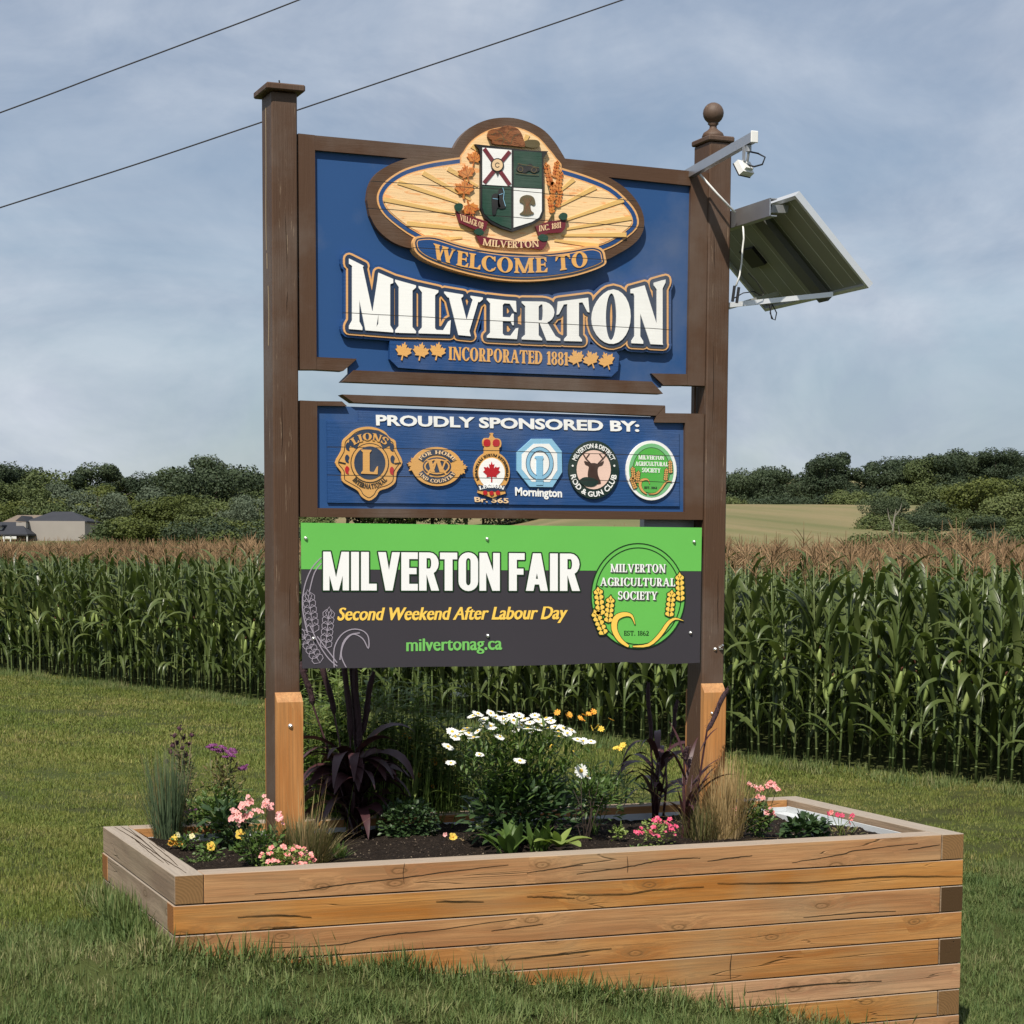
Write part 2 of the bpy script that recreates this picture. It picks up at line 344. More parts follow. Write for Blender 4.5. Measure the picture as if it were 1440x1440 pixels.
m_vdark = simple('vinyl_charcoal', srgb(58, 54, 60), .42, .5, var=.08, vs=3)
m_vwhite = simple('vinyl_white', (.90, .90, .89), .4, var=.01)
m_vyellow = simple('vinyl_yellow', srgb(250, 206, 92), .4, var=.06, vs=30)
m_vtext = simple('vinyl_text_green', srgb(118, 192, 98), .4, var=.05)
m_vline = simple('vinyl_line_grey', srgb(158, 150, 162), .4, var=.03)
m_vblack = simple('vinyl_outline', srgb(22, 50, 24), .4, var=.03)
m_vsh = simple('vinyl_letter_shade', srgb(70, 80, 66), .4, var=.03)
m_alu = simple('aluminium', (.50, .51, .53), .38, .5, .85, .12, 12, .1)
m_alu2 = simple('dull_aluminium', (.36, .37, .39), .5, .4, .6, .15, 9, .1)
m_darkrail = simple('dark_rail', (.11, .112, .105), .5)
m_frame = simple('panel_frame_silver', (.72, .74, .76), .35, .5, .5, .06)
m_cell = simple('panel_back_sheet', srgb(140, 142, 122), .55, .4, 0, .15, 5)
m_cellf = simple('panel_glass_face', (.012, .018, .04), .12, .6)
m_line = simple('panel_seam_grey', srgb(205, 205, 190), .5)
m_blackp = simple('black_plastic', (.02, .02, .022), .45)
m_whitep = simple('white_plastic', (.75, .75, .73), .5)
m_cable = simple('overhead_cable', (.03, .03, .035), .6)
m_zinc = simple('zinc_bolt', (.75, .75, .73), .3, .5, .9)
m_liner = simple('white_liner', (.55, .58, .60), .55, var=.2, vs=5)
m_tim = wood('treated_timber', srgb(194, 144, 90), srgb(162, 108, 60), grey=.85)
m_timy = wood('treated_timber_cross', srgb(174, 140, 98), srgb(140, 106, 68), grey=.9, axis=1, sat=.9)
m_brace = wood('brace_timber', srgb(200, 146, 90), srgb(170, 112, 60), grey=.2, axis=2)
# ------------------------------------------------------------------ flat shapes in the plane of the sign
YS = .80
HEX12 = [(math.cos(2*math.pi*i/12), math.sin(2*math.pi*i/12)) for i in range(12)]
def hull(pts):
    pts = sorted(set((round(a, 4), round(b, 4)) for a, b in pts))
    def half(ps):
        h = []
        for p in ps:
            while len(h) > 1 and (h[-1][0]-h[-2][0])*(p[1]-h[-2][1])-(h[-1][1]-h[-2][1])*(p[0]-h[-2][0]) <= 1e-9: h.pop()
            h.append(p)
        return h
    a, b = half(pts), half(pts[::-1]); return a[:-1]+b[:-1]
def grow(polys, r):
    if r == 0: return polys
    return [hull([(x+cx*r, y+cy*r) for x, y in p for cx, cy in HEX12]) for p in polys]
def area(p): return .5*sum(p[i-1][0]*p[i][1]-p[i][0]*p[i-1][1] for i in range(len(p)))
def plate(polys, Y, th, mat, name, parent, back=False, holes=()):
    """union of pixel polygons, unprojected to the plane y=Y, th thick behind it"""
    vs_, fs_ = [], []
    ids = []
    for p in list(polys)+list(holes):
        q = []
        for px, py in p:
            w_ = onY(px, py, Y); q.append((w_.x, w_.z))
        if area(q) < 0: q = q[::-1]
        fs_.append(list(range(len(vs_), len(vs_)+len(q)))); vs_ += [Vector(a) for a in q]
    np_ = len(polys)
    ov, oe, of, _, _, orf = delaunay_2d_cdt(vs_, [], fs_, 1, 1e-6)
    A_ = np.array([(p.x, p.y) for p in ov]); ok_ = np.zeros(len(of), bool); bad_ = np.zeros(len(of), bool)
    ce = np.array([A_[list(f)].mean(0) for f in of])
    for i, pf in enumerate(fs_):
        q = np.array([(vs_[k].x, vs_[k].y) for k in pf]); lo, hi = q.min(0), q.max(0)
        m_ = np.where((ce[:, 0] >= lo[0]) & (ce[:, 0] <= hi[0]) & (ce[:, 1] >= lo[1]) & (ce[:, 1] <= hi[1]))[0]
        if not len(m_): continue
        c_ = ce[m_]; ins = np.zeros(len(m_), bool)
        for k in range(len(q)):
            a, b = q[k-1], q[k]
            if a[1] == b[1]: continue
            ins ^= ((a[1] > c_[:, 1]) != (b[1] > c_[:, 1])) & (c_[:, 0] < (b[0]-a[0])*(c_[:, 1]-a[1])/(b[1]-a[1])+a[0])
        (ok_ if i < np_ else bad_)[m_[ins]] = True
    tris = [f for i, f in enumerate(of) if ok_[i] and not bad_[i]]
    edges = {}
    for t in tris:
        for i in range(len(t)):
            a, b = t[i], t[(i+1) % len(t)]; edges[(a, b)] = edges.get((a, b), 0)+1
    n = len(ov); V = [(p.x, Y, p.y) for p in ov]+[(p.x, Y+th, p.y) for p in ov]; F = [tuple(t) for t in tris]
    for (a, b) in edges:
        if (b, a) not in edges: F.append((a, a+n, b+n, b))
    if back: F += [tuple(i+n for i in reversed(t)) for t in tris]
    used = sorted(set(i for f in F for i in f)); mp_ = {u: i for i, u in enumerate(used)}
    me = meshdata(name, [V[u] for u in used], [tuple(mp_[i] for i in f) for f in F], mat)
    return link(bpy.data.objects.new(name, me), parent)
def spline(pts, n=5, closed=True):
    out = []; m_ = len(pts)
    for i in range(m_ if closed else m_-1):
        if closed: p0, p1, p2, p3 = pts[i-1], pts[i], pts[(i+1) % m_], pts[(i+2) % m_]
        else: p0, p1, p2, p3 = pts[max(i-1, 0)], pts[i], pts[i+1], pts[min(i+2, m_-1)]
        for k in range(n):
            t = k/n
            out.append(tuple(.5*((2*p1[j])+(-p0[j]+p2[j])*t+(2*p0[j]-5*p1[j]+4*p2[j]-p3[j])*t*t+(-p0[j]+3*p1[j]-3*p2[j]+p3[j])*t**3) for j in (0, 1)))
    if not closed: out.append(tuple(pts[-1]))
    return out
def inset(p, r):
    s = 1 if area(p) > 0 else -1; out = []; m_ = len(p)
    for i in range(m_):
        a, b, c = p[i-1], p[i], p[(i+1) % m_]
        n1 = (-(b[1]-a[1]), b[0]-a[0]); n2 = (-(c[1]-b[1]), c[0]-b[0])
        l1 = math.hypot(*n1) or 1; l2 = math.hypot(*n2) or 1
        nx, ny = n1[0]/l1+n2[0]/l2, n1[1]/l1+n2[1]/l2; l = math.hypot(nx, ny) or 1; k = min(2, 2/max(l, .6)) if l < 2 else 1
        out.append((b[0]+s*nx/l*r*k, b[1]+s*ny/l*r*k))
    return out
def band(pts, w):             # centre line -> convex quads; w scalar or list (full width)
    ws = w if isinstance(w, (list, tuple)) else [w]*len(pts); L_, R_ = [], []
    for i, p in enumerate(pts):
        a = pts[max(i-1, 0)]; b = pts[min(i+1, len(pts)-1)]; dx, dy = b[0]-a[0], b[1]-a[1]; l = math.hypot(dx, dy) or 1
        nx, ny = -dy/l*ws[i]/2, dx/l*ws[i]/2; L_.append((p[0]+nx, p[1]+ny)); R_.append((p[0]-nx, p[1]-ny))
    return [[L_[i], L_[i+1], R_[i+1], R_[i]] for i in range(len(pts)-1)]
def ell(cx, cy, rx, ry, n=40, k=0, a0=0, a1=360):
    return [(cx+rx*math.cos(R(a0+(a1-a0)*i/n)), cy+ry*math.sin(R(a0+(a1-a0)*i/n))+k*rx*math.cos(R(a0+(a1-a0)*i/n))) for i in range(n if abs(a1-a0) == 360 else n+1)]
def ring(cx, cy, rx, ry, w, n=40, k=0, a0=0, a1=360):
    p = ell(cx, cy, rx, ry, n, k, a0, a1)
    if abs(a1-a0) == 360: p = p+p[:1]
    return band(p, w)
# ---- hand-made bold serif capitals
def glyph(ch, sw=.24):
    so, st, th = .07, .075, sw*.42; P = []
    def q(*p): P.append(list(p))
    def stem(x, w_=None, y0=0, y1=1): w_ = w_ or sw; q((x, y0), (x+w_, y0), (x+w_, y1), (x, y1))
    def foot(x0, x1): q((x0-so, 0), (x1+so, 0), (x1+so, st*.6), (x1, st*1.7), (x0, st*1.7), (x0-so, st*.6))
    def head(x0, x1): q((x0-so, 1), (x0-so, 1-st*.6), (x0, 1-st*1.7), (x1, 1-st*1.7), (x1+so, 1-st*.6), (x1+so, 1))
    def diag(x0, y0, x1, y1, w_): q((x0, y0), (x0+w_, y0), (x1+w_, y1), (x1, y1))
    def arc(cx, cy, rx, ry, a0, a1, wx, wy, n=10):
        for i in range(n):
            t0, t1 = R(a0+(a1-a0)*i/n), R(a0+(a1-a0)*(i+1)/n)
            q((cx+rx*math.cos(t0), cy+ry*math.sin(t0)), (cx+rx*math.cos(t1), cy+ry*math.sin(t1)),
              (cx+(rx-wx)*math.cos(t1), cy+(ry-wy)*math.sin(t1)), (cx+(rx-wx)*math.cos(t0), cy+(ry-wy)*math.sin(t0)))
    W_ = .6
    if ch == 'H': W_ = .86; stem(so); foot(so, so+sw); head(so, so+sw); stem(W_-so-sw); foot(W_-so-sw, W_-so); head(W_-so-sw, W_-so); q((so, .46), (W_-so, .46), (W_-so, .56), (so, .56))
    elif ch == 'I': stem(so); foot(so, so+sw); head(so, so+sw); W_ = sw+2*so
    elif ch == 'L':
        stem(so); foot(so, so+sw); head(so, so+sw); W_ = sw+2*so+.24
        q((so+sw, 0), (W_, 0), (W_, st*1.2), (so+sw, st*1.2)); q((W_-.02, 0), (W_, 0), (W_+.02, .34), (W_-.03, .30), (W_-.14, st))
    elif ch == 'M':
        a, tw = so, sw*.62; stem(a, tw); foot(a, a+tw); W_ = 1.02
        diag(.50-sw*.45, 0, a-.02, 1, sw*.95); diag(.50-.02, 0, W_-so-sw, .98, th*1.2)
        stem(W_-so-sw); foot(W_-so-sw, W_-so); q((0, 1), (0, 1-st), (a+tw, 1-st*1.5), (a+sw, 1)); q((W_, 1), (W_, 1-st), (W_-so, 1-st*1.6), (W_-so-sw-.02, 1-st*1.5), (W_-so-sw, 1))
    elif ch == 'N':
        tw = sw*.5; W_ = .82; stem(so+.02, tw); foot(so+.02, so+.02+tw); diag(W_-so-tw-sw*.55, 0, so-.04, 1, sw*1.1)
        stem(W_-so-tw, tw); head(W_-so-tw, W_-so); q((0, 1), (0, 1-st), (.2, 1-st*1.6), (.3, 1)); 
    elif ch == 'V':
        W_ = .84; diag(.42-sw*.42, 0, so, 1, sw); diag(.42-.03, 0, W_-so-th*1.1, 1, th*1.1); head(so, so+sw); head(W_-so-th*1.1, W_-so)
    elif ch == 'W':
        W_ = 1.14; diag(.34-sw*.5, 0, so, 1, sw); diag(.34-.06, 0, .58-th, 1, th); diag(.80-sw*.5, 0, .50, 1, sw); diag(.80-.06, 0, W_-so-th, 1, th)
        head(so, so+sw); head(.50, .50+sw); head(W_-so-th, W_-so)
    elif ch == 'A':
        W_ = .84; diag(so, 0, .40-th*.5, 1, th); diag(W_-so-sw, 0, .40-sw*.5, 1, sw); q((.2, .28), (.6, .28), (.6, .38), (.2, .38)); foot(so, so+th); foot(W_-so-sw, W_-so)
    elif ch in 'EF':
        stem(so); head(so, so+sw); foot(so, so+sw); W_ = sw+2*so+.20; W_ = W_+.02; X = so+sw
        q((X, 1), (X, 1-st*1.1), (W_, 1-st*1.1), (W_, 1)); q((W_, 1), (W_+.01, .70), (W_-.04, .72), (W_-.14, 1-st))
        q((X, .46), (W_-.07, .46), (W_-.07, .56), (X, .56)); q((W_-.08, .36), (W_-.05, .36), (W_-.05, .66), (W_-.08, .66), (W_-.14, .51))
        if ch == 'E': q((X, 0), (W_+.02, 0), (W_+.02, st*1.1), (X, st*1.1)); q((W_+.02, 0), (W_+.05, .30), (W_, .28), (W_-.12, st))
    elif ch in 'RPB':
        stem(so); head(so, so+sw); foot(so, so+sw); X = so+sw; W_ = X+.34
        q((X, 1), (X, 1-st), (X+.08, 1-st), (X+.08, 1)); q((X, .44), (X+.08, .44), (X+.08, .44+st), (X, .44+st)); arc(X+.07, .72, .25, .28, -90, 90, sw*.86, st)
        if ch == 'R': q((X, .50), (X+.16, .50), (W_+.06, 0), (W_-.18, 0)); q((W_-.18, 0), (W_+.10, 0), (W_+.10, st*.7), (W_, st*1.6), (W_-.14, st)); W_ += .08
        if ch == 'B': q((X, 0), (X+.08, 0), (X+.08, st), (X, st)); arc(X+.07, .26, .28, .26, -90, 90, sw*.9, st)
    elif ch == 'T':
        W_ = .74; c = (W_-sw)/2; stem(c); foot(c, c+sw); q((.02, 1), (.02, 1-st*1.2), (W_-.02, 1-st*1.2), (W_-.02, 1))
        q((.02, 1), (-.01, .66), (.04, .68), (.16, 1-st)); q((W_-.02, 1), (W_-.16, 1-st), (W_-.04, .68), (W_+.01, .66))
    elif ch in 'OQ': W_ = .80; arc(.40, .5, .40, .53, 0, 360, sw*1.08, st*1.0, 26)
    elif ch in 'CG':
        W_ = .72; arc(.40, .5, .40, .53, 42, 318, sw*1.08, st, 20); q((.64, 1.0), (.70, 1.0), (.70, .68), (.66, .68), (.58, .84))
        if ch == 'C': q((.60, .17), (.70, .30), (.73, .28), (.66, .10))
        else: stem(.56, sw*.8, .02, .44); q((.46, .40), (.80, .40), (.80, .46), (.46, .46))
    elif ch == 'D': stem(so); X = so; foot(so, so+sw); head(so, so+sw); arc(.28, .5, .46, .50, -90, 90, sw*1.0, st, 12); q((X, 1), (X, 1-st), (.3, 1-st), (.3, 1)); q((X, 0), (.3, 0), (.3, st), (X, st)); W_ = .74
    elif ch == 'U': W_ = .80; stem(so, sw, .3, 1); head(so, so+sw); stem(W_-so-th, th, .3, 1); head(W_-so-th, W_-so); arc(W_/2, .32, W_/2-so, .34, 180, 360, sw*.8, st*1.2)
    elif ch == 'Y': W_ = .78; stem(.39-sw/2, sw, 0, .5); foot(.39-sw/2, .39+sw/2); diag(.39-sw/2, .42, so, 1, sw); diag(.39-.02, .42, W_-so-th, 1, th); head(so, so+sw); head(W_-so-th, W_-so)
    elif ch == 'S':
        W_ = .58; arc(.29, .74, .28, .28, 30, 270, sw*.85, st*1.2, 12); arc(.29, .27, .29, .29, -150, 90, sw*.85, st*1.2, 12)
        q((.46, 1.0), (.52, 1.0), (.52, .70), (.48, .70), (.40, .90)); q((.02, 0), (.08, 0), (.18, .1), (.07, .32), (.02, .32))
    elif ch == '1': stem(.10); foot(.10, .10+sw); q((.0, .84), (.0, .78), (.12, .82), (.12, 1)); W_ = sw+.16
    elif ch == '8': arc(.28, .74, .25, .27, 0, 360, sw*.8, st, 16); arc(.28, .26, .28, .28, 0, 360, sw*.85, st, 16); W_ = .56
    elif ch == '6': arc(.28, .28, .28, .30, 0, 360, sw*.85, st, 16); arc(.42, .40, .42, .62, 100, 180, sw*.8, st, 8); W_ = .56
    elif ch == '2': arc(.27, .72, .26, .29, -20, 170, sw*.85, st, 10); q((.0, .0), (.16, .12), (.53, .58), (.36, .66), (.0, .10)); q((0, 0), (.54, 0), (.56, .24), (.50, .14), (0, .14)); W_ = .56
    elif ch == '.': q((.02, 0), (.2, 0), (.2, .16), (.02, .16)); W_ = .24
    elif ch == ' ': W_ = .34
    return P, W_
def layout(text, sw=.24, gap=.05):
    out, x = [], 0
    for ch in text:
        p, w_ = glyph(ch, sw); out.append((ch, [[(a+x, b) for a, b in q] for q in p])); x += w_+gap
    x -= gap; return out, x
def serif_px(text, mapf, sw=.24, gap=.05):
    """letters as lists of pixel polygons; mapf(u in 0..1, v in 0..1) -> px"""
    lt, W_ = layout(text, sw, gap); return [(c, [[mapf(a/W_, b) for a, b in q] for q in ps]) for c, ps in lt]
def linemap(x0, y0, x1, y1, h, shear=0):      # baseline x0,y0 -> x1,y1 with cap height h px
    return lambda u, v: (lerp(x0, x1, u)+shear*v*h, lerp(y0, y1, u)-v*h)
def arcmap(cx, cy, rx, ry, a0, a1, h, inner=False, k=0, tilt=None):   # angles in degrees, clockwise from the top; letters stand outward (or inward)
    def f(u, v):
        a = R(lerp(a0, a1, u)); dr = (v*h if not inner else -v*h)
        if tilt is not None: return (cx+(rx-v*h+h)*math.sin(a), cy-(ry-v*h+h)*math.cos(a)+tilt*rx*math.sin(a))
        return (cx+(rx+dr)*math.sin(a), cy-(ry+dr)*math.cos(a)+k*(rx)*math.sin(a))
    return f
CAPH = None
def sans(text, mapf, Y, th, mat, name, parent, off=0, asp=None):
    """built-in sans lettering bent into place; mapf(u,v)->px"""
    global CAPH
    def mk(t, o=0):
        cu = bpy.data.curves.new('t', 'FONT'); cu.body = t; cu.extrude = .5; cu.offset = o; cu.resolution_u = 3
        ob = bpy.data.objects.new('t', cu); COL.objects.link(ob); dg = bpy.context.evaluated_depsgraph_get()
        me = bpy.data.meshes.new_from_object(ob.evaluated_get(dg)); bpy.data.objects.remove(ob); bpy.data.curves.remove(cu); return me
    if CAPH is None:
        me = mk('H'); co = [v.co.y for v in me.vertices]; CAPH = max(co)
    base = mk(text); xs = [v.co.x for v in base.vertices]; x0, x1 = min(xs), max(xs)
    me = mk(text, off) if off else base
    for v in me.vertices:
        px, py = mapf((v.co.x-x0)/(x1-x0), v.co.y/CAPH); p = onY(px, py, Y)
        v.co = (p.x, Y if v.co.z > 0 else Y+th, p.z)
    me.name = name; me.materials.clear(); me.materials.append(mat); me.update()
    return link(bpy.data.objects.new(name, me), parent)
def sans_flat(text, mapf, Y, th, mat, name, parent, gx=.5, gy=0):
    cu = bpy.data.curves.new('t', 'FONT'); cu.body = text; cu.extrude = .5; cu.resolution_u = 3
    ob = bpy.data.objects.new('t', cu); COL.objects.link(ob); dg = bpy.context.evaluated_depsgraph_get()
    me = bpy.data.meshes.new_from_object(ob.evaluated_get(dg)); bpy.data.objects.remove(ob); bpy.data.curves.remove(cu)
    xs = [v.co.x for v in me.vertices]; x0, x1 = min(xs), max(xs); out = []
    for p in me.polygons:
        co = [me.vertices[i].co for i in p.vertices]
        if min(c_.z for c_ in co) < .4: continue
        q = [mapf((c_.x-x0)/(x1-x0), c_.y/CAPH) for c_ in co]
        h = hull([(a+dx, b+dy) for a, b in q for dx in (-gx, gx) for dy in (-gy, gy)])
        if len(h) > 2: out.append(h)
    bpy.data.meshes.remove(me); return plate(out, Y, th, mat, name, parent)
MAPLE = [(0,1),(.10,.72),(.26,.80),(.20,.42),(.42,.60),(.48,.50),(.78,.56),(.66,.28),(.84,.16),(.46,-.14),(.50,-.30),(.06,-.24),(.06,-.70),(-.06,-.70),(-.06,-.24),(-.50,-.30),(-.46,-.14),(-.84,.16),(-.66,.28),(-.78,.56),(-.48,.50),(-.42,.60),(-.20,.42),(-.26,.80),(-.10,.72)]
def maple(cx, cy, s, rot=0, sx=1):
    c, s_ = math.cos(R(rot)), math.sin(R(rot)); return [(cx+s*sx*(x*c+y*s_), cy-s*(-x*s_+y*c)) for x, y in MAPLE]
def wheat(cx, cy, ln, w, ang, n=5):   # each grain is made convex
    return [hull(q) for q in wheat_raw(cx, cy, ln, w, ang, n)]
def wheat_raw(cx, cy, ln, w, ang, n=5):    # ear made of paired grains, px
    out = []; c, s_ = math.cos(R(ang)), math.sin(R(ang))
    def tr(x, y): return (cx+x*c+y*s_, cy-(-x*s_+y*c))
    for i in range(n):
        y = ln*i/n
        for sg in (-1, 1): out.append([tr(0, y), tr(sg*w*.5, y+ln*.07), tr(sg*w*.55, y+ln*.17), tr(sg*w*.2, y+ln*.27), tr(0, y+ln*.16)])
    out.append([tr(0, ln*.85), tr(w*.3, ln), tr(0, ln*1.18), tr(-w*.3, ln)]); return out
# ================================================================== THE WELCOME SIGN
PA, PB = onY(382.5, 140, YS), onY(997.8, 215, YS)
XL, XR, PW, PD = .694, 3.082, .1295, .188
SOIL = -.07
sign = tag(empty('welcome_sign', (XL+PW/2, YS+PD/2, SOIL)), 'brown timber welcome sign with carved blue boards, standing in the raised planter', 'sign')
def post(x0, px_top, ztop, name='post'):
    mb = MB(); mb.box(x0, YS, SOIL-.25, x0+PW, YS+PD, ztop, .006)
    return mb.build(name, m_brown, sign)
ztl = onY(400, 129, YS).z; ztr = onY(1012, 199, YS).z
pl = post(XL, 0, ztl); pl['label'] = 'left post with flat cap and peeling brown paint'
pr = post(XR, 0, ztr); pr['label'] = 'right post carrying a turned ball finial'
mb = MB(); e = .033; mb.box(XL-e, YS-e, ztl+.001, XL+PW+e, YS+PD+e, ztl+.034, .006); cap = mb.build('post_cap', m_brown, pl)
mb = MB(); mb.tube([(XL+.07, YS+.09, ztl+.03), (XL+.062, YS+.085, ztl+.072)], .0035); mb.tube([(XL+.10, YS+.10, ztl+.03), (XL+.10, YS+.10, ztl+.052)], [.009, .002]); mb.build('screw', m_blackp, pl)
e = .012; mb = MB(); mb.box(XR-e, YS-e, ztr+.001, XR+PW+e, YS+PD+e, ztr+.03, .006); mb.build('post_cap', m_brown, pr)
cx, cy_ = XR+PW/2, YS+PD/2
prof = [(.055, .0), (.06, .012), (.052, .03), (.03, .045), (.02, .055), (.019, .068), (.03, .078), (.026, .084)]
zf = ztr+.031; r_ = .056
prof += [(r_*math.sin(math.pi*t), .078+r_-r_*math.cos(math.pi*t)) for t in [i/10 for i in range(2, 11)]]
prof = [(max(a, .0005), b) for a, b in prof]
mb = MB(); mb.lathe((cx, cy_, zf), prof, 24); mb.build('ball_finial', m_brown, pr, smooth=True)
# flaked paint and splits in the posts
m_pale2 = simple('bare_wood_flake', (.36, .27, .17), .8); m_split = simple('post_split', (.018, .013, .010), .9, .05)
for lines, mt, nm in (([[(373.5, 150), (374, 230), (373.8, 300), (374.5, 352)], [(375.2, 356), (375.6, 378)], [(377, 402), (378, 440), (377.5, 486)]], m_pale2, 'flaked_line'),):
    mb = MB()
    for l_ in lines:
        for q_ in band(spline(l_, 5, False), 1.0): mb.add([onX(x, y, XL-.0008) for x, y in q_], [(0, 1, 2, 3)])
    k_ = mb.build(nm, mt, pl); k_['kind'] = 'stuff'
mb = MB()
for l_, px0 in (([(401, 300), (403, 340), (403.5, 378)], 0), ([(404, 410), (403.5, 440)], 0), ([(396, 560), (397, 610), (396, 640)], 0), ([(1004, 330), (1005, 380)], 1), ([(1010, 800), (1009.5, 850), (1010, 890)], 1), ([(1003, 480), (1003.5, 540), (1002, 600)], 1), ([(408, 820), (407, 880)], 0)):
    sp2 = spline(l_, 6, False); n2_ = len(sp2)-1
    for q_ in band([(x+random.gauss(0, .2), y) for x, y in sp2], [max(.12, .8*math.sin(math.pi*i/n2_)) for i in range(n2_+1)]): mb.add([onY(x, y, YS-.0008) for x, y in q_], [(0, 1, 2, 3)])
k_ = mb.build('split', m_split, sign); k_['kind'] = 'stuff'
# timber braces bolted
def brace(pxl, pxr, pyt, xpost, lab):
    a = onY(pxl, pyt, YS-.042); b = onY(pxr, pyt, YS-.042); zt = a.z
    mb = MB(); y0, y1 = YS-.044, YS-.001; zb = SOIL-.2; x0, x1 = a.x, b.x
    v = [(x0,y0,zb),(x1,y0,zb),(x1,y1,zb),(x0,y1,zb),(x0,y0,zt-.035),(x1,y0,zt-.035),(x1,y1,zt+.012),(x0,y1,zt+.012)]
    mb.add(v, [(0,3,2,1),(4,5,6,7),(0,1,5,4),(1,2,6,5),(2,3,7,6),(3,0,4,7)])
    o = mb.build('brace', m_brace, sign, org=(x0, y0, zb)); o['label'] = lab
    mb = MB(); mb.box(xpost+.002, YS+PD+.002, zb, xpost+PW-.01, YS+PD+.016, zt-.03); mb.build('brace', m_brace, sign, org=(xpost, YS+PD, zb))
    return o
b1 = brace(389.5, 426, 978, XL, 'new orange timber brace on the left post')
b2 = brace(990.5, 1021, 965, XR, 'orange timber brace on the right post, half hidden by straw grass')
def bolt(px, py, Y, parent, r=.011, name='bolt'):
    p = onY(px, py, Y); mb = MB(); o = len(mb.v)
    prof = [(r*1.15, 0), (r*1.15, .002), (r*.75, .007), (r*.3, .0105)]
    for q, z in prof:
        for k in range(10):
            t = 2*math.pi*k/10; mb.v.append((p.x+q*math.cos(t), p.y-z, p.z+q*math.sin(t)))
    for i in range(3):
        for k in range(10): mb.f.append((o+i*10+k, o+i*10+(k+1) % 10, o+(i+1)*10+(k+1) % 10, o+(i+1)*10+k)); mb.m.append(0)
    mb.f.append(tuple(o+30+k for k in range(10))); mb.m.append(0)
    return mb.build(name, m_zinc, parent, smooth=False)
bolt(408.5, 1021, YS-.046, b1); bolt(1001, 1003, YS-.046, b2, .008); bolt(1005.8, 913, YS-.001, pr, .010)
mb = MB(); p = onY(1011.5, 910, YS); mb.tube([p, p+Vector((.012, -.02, .012))], .006, 6); mb.tube([p+Vector((0, 0, -.012)), p+Vector((.012, -.015, -.01))], .004, 6); mb.build('hook', m_zinc, pr)
# ---- upper board
YF, YB = YS+.014, YS+.036          # frame face, blue panel face
board = tag(plate([[(440, 205), (975, 255), (972, 530), (930, 528), (930, 545), (490, 528), (490, 512), (440, 508)]], YB, .02, m_blue, 'welcome_board', sign, True), 'upper blue board with the carved crest and town name')
def rail(poly, name='rail', par=None, Y=YF, th=.075): return plate([poly], Y, th, m_brown3 if name == 'stile' else m_brown2, name, par or board, True)
rail([(419.5, 187.5), (442.8, 190), (445.3, 519.6), (422, 519.5)], 'stile'); rail([(972.3, 240.7), (996.5, 243), (991, 542.5), (966.8, 541.8)], 'stile')
rail([(443, 190.3), (740, 217.5), (740, 237), (443, 211)]); rail([(740.3, 217.5), (972, 240.6), (971.3, 261), (740.3, 237)])
rail([(445.6, 502), (502, 504.5), (483, 521.6), (445.6, 519.6)]); rail([(498, 520.6), (916.8, 536.5), (932.6, 553.7), (482, 536.6)])
rail([(916, 525), (966.6, 526), (966.6, 541.7), (933, 541.5)])
# ---- lower board frame
sb = tag(plate([[(440, 570), (970, 588), (968, 725), (440, 720)]], YB, .02, m_blue, 'sponsor_board', sign, True), 'lower blue board with the six sponsor emblems')
rail([(422, 563), (446, 564), (446.5, 727), (422.3, 726.7)], 'stile', sb); rail([(963.6, 588), (964, 581.3), (990, 581.8), (988.3, 731), (963.3, 730.9)], 'stile', sb)
rail([(446.2, 564), (481, 564.4), (488, 571), (446.2, 570.3)], 'rail', sb); rail([(481, 554.6), (935.5, 570.2), (923, 584.5), (497, 565.8)], 'rail', sb)
rail([(935.7, 580.9), (963.8, 581.3), (963.6, 594.5), (920.5, 594), (923.2, 584.8), (935.6, 571.0)], 'rail', sb)
rail([(446.7, 714.4), (963.2, 719.8), (963.2, 730.8), (446.7, 727)], 'rail', sb)
YR = YS+.026
plate([[(460, 592), (504, 593), (504, 577.5), (918, 590), (925, 604), (955, 606.5), (955.5, 712), (460.8, 706.8)]], YR, .015, m_blueb, 'raised_panel', sb)
# ---- steel strap and electrical box seen in the gaps
mb = MB(); a = onY(974, 548, YS+.12); mb.box(a.x, YS+.10, a.z-.17, a.x+.012, YS+.13, a.z+.02); mb.box(a.x+.03, YS+.08, a.z-.16, a.x+.05, YS+.13, a.z+.02); mb.build('bracket_strap', m_brown, sign)
a = onY(905, 729, YS+.14); b = onY(986, 742, YS+.14)
mb = MB(); mb.box(a.x, YS+.13, b.z-.12, b.x, YS+.19, a.z+.05, .004); bx_ = mb.build('control_box', m_alu2, sign)
# ================================================================== crest oval
outer = spline([(516, 281), (519, 262), (527, 247), (541, 235.5), (562, 226), (592, 218), (620, 213)], 4, False)[:-1]+[(637.5, 210)]+spline([(637.8, 209.5), (648, 192), (665, 177), (687, 168), (709, 165.3), (728, 167), (748, 173.5), (766, 184), (780, 199.5), (790, 215), (796.5, 226.5)], 3, False)+spline([(797, 227), (824, 235), (846, 244.5), (864, 254), (881, 266), (895, 282), (903, 297), (906, 311), (904.5, 324), (898, 336), (886, 347), (869, 357), (850, 366), (800, 379), (740, 386), (680, 380), (630, 369), (585, 352), (560, 344), (543, 334), (529, 320), (520, 303)], 3, False)
ov = tag(plate([outer], YS+.001, .05, m_ring, 'crest_oval', sign, True), 'brown-rimmed oval plaque with sunburst and coat of arms')
E_IN = [(530, 277), (536, 262), (549, 249), (570, 237), (600, 228.5), (630, 223.5), (660, 220), (700, 219), (750, 222.5), (790, 236), (825, 247), (860, 262), (885, 284), (897, 303), (896, 321), (875, 339), (850, 352), (800, 366), (740, 373), (690, 369), (630, 354), (585, 336), (550, 312), (534, 294)]
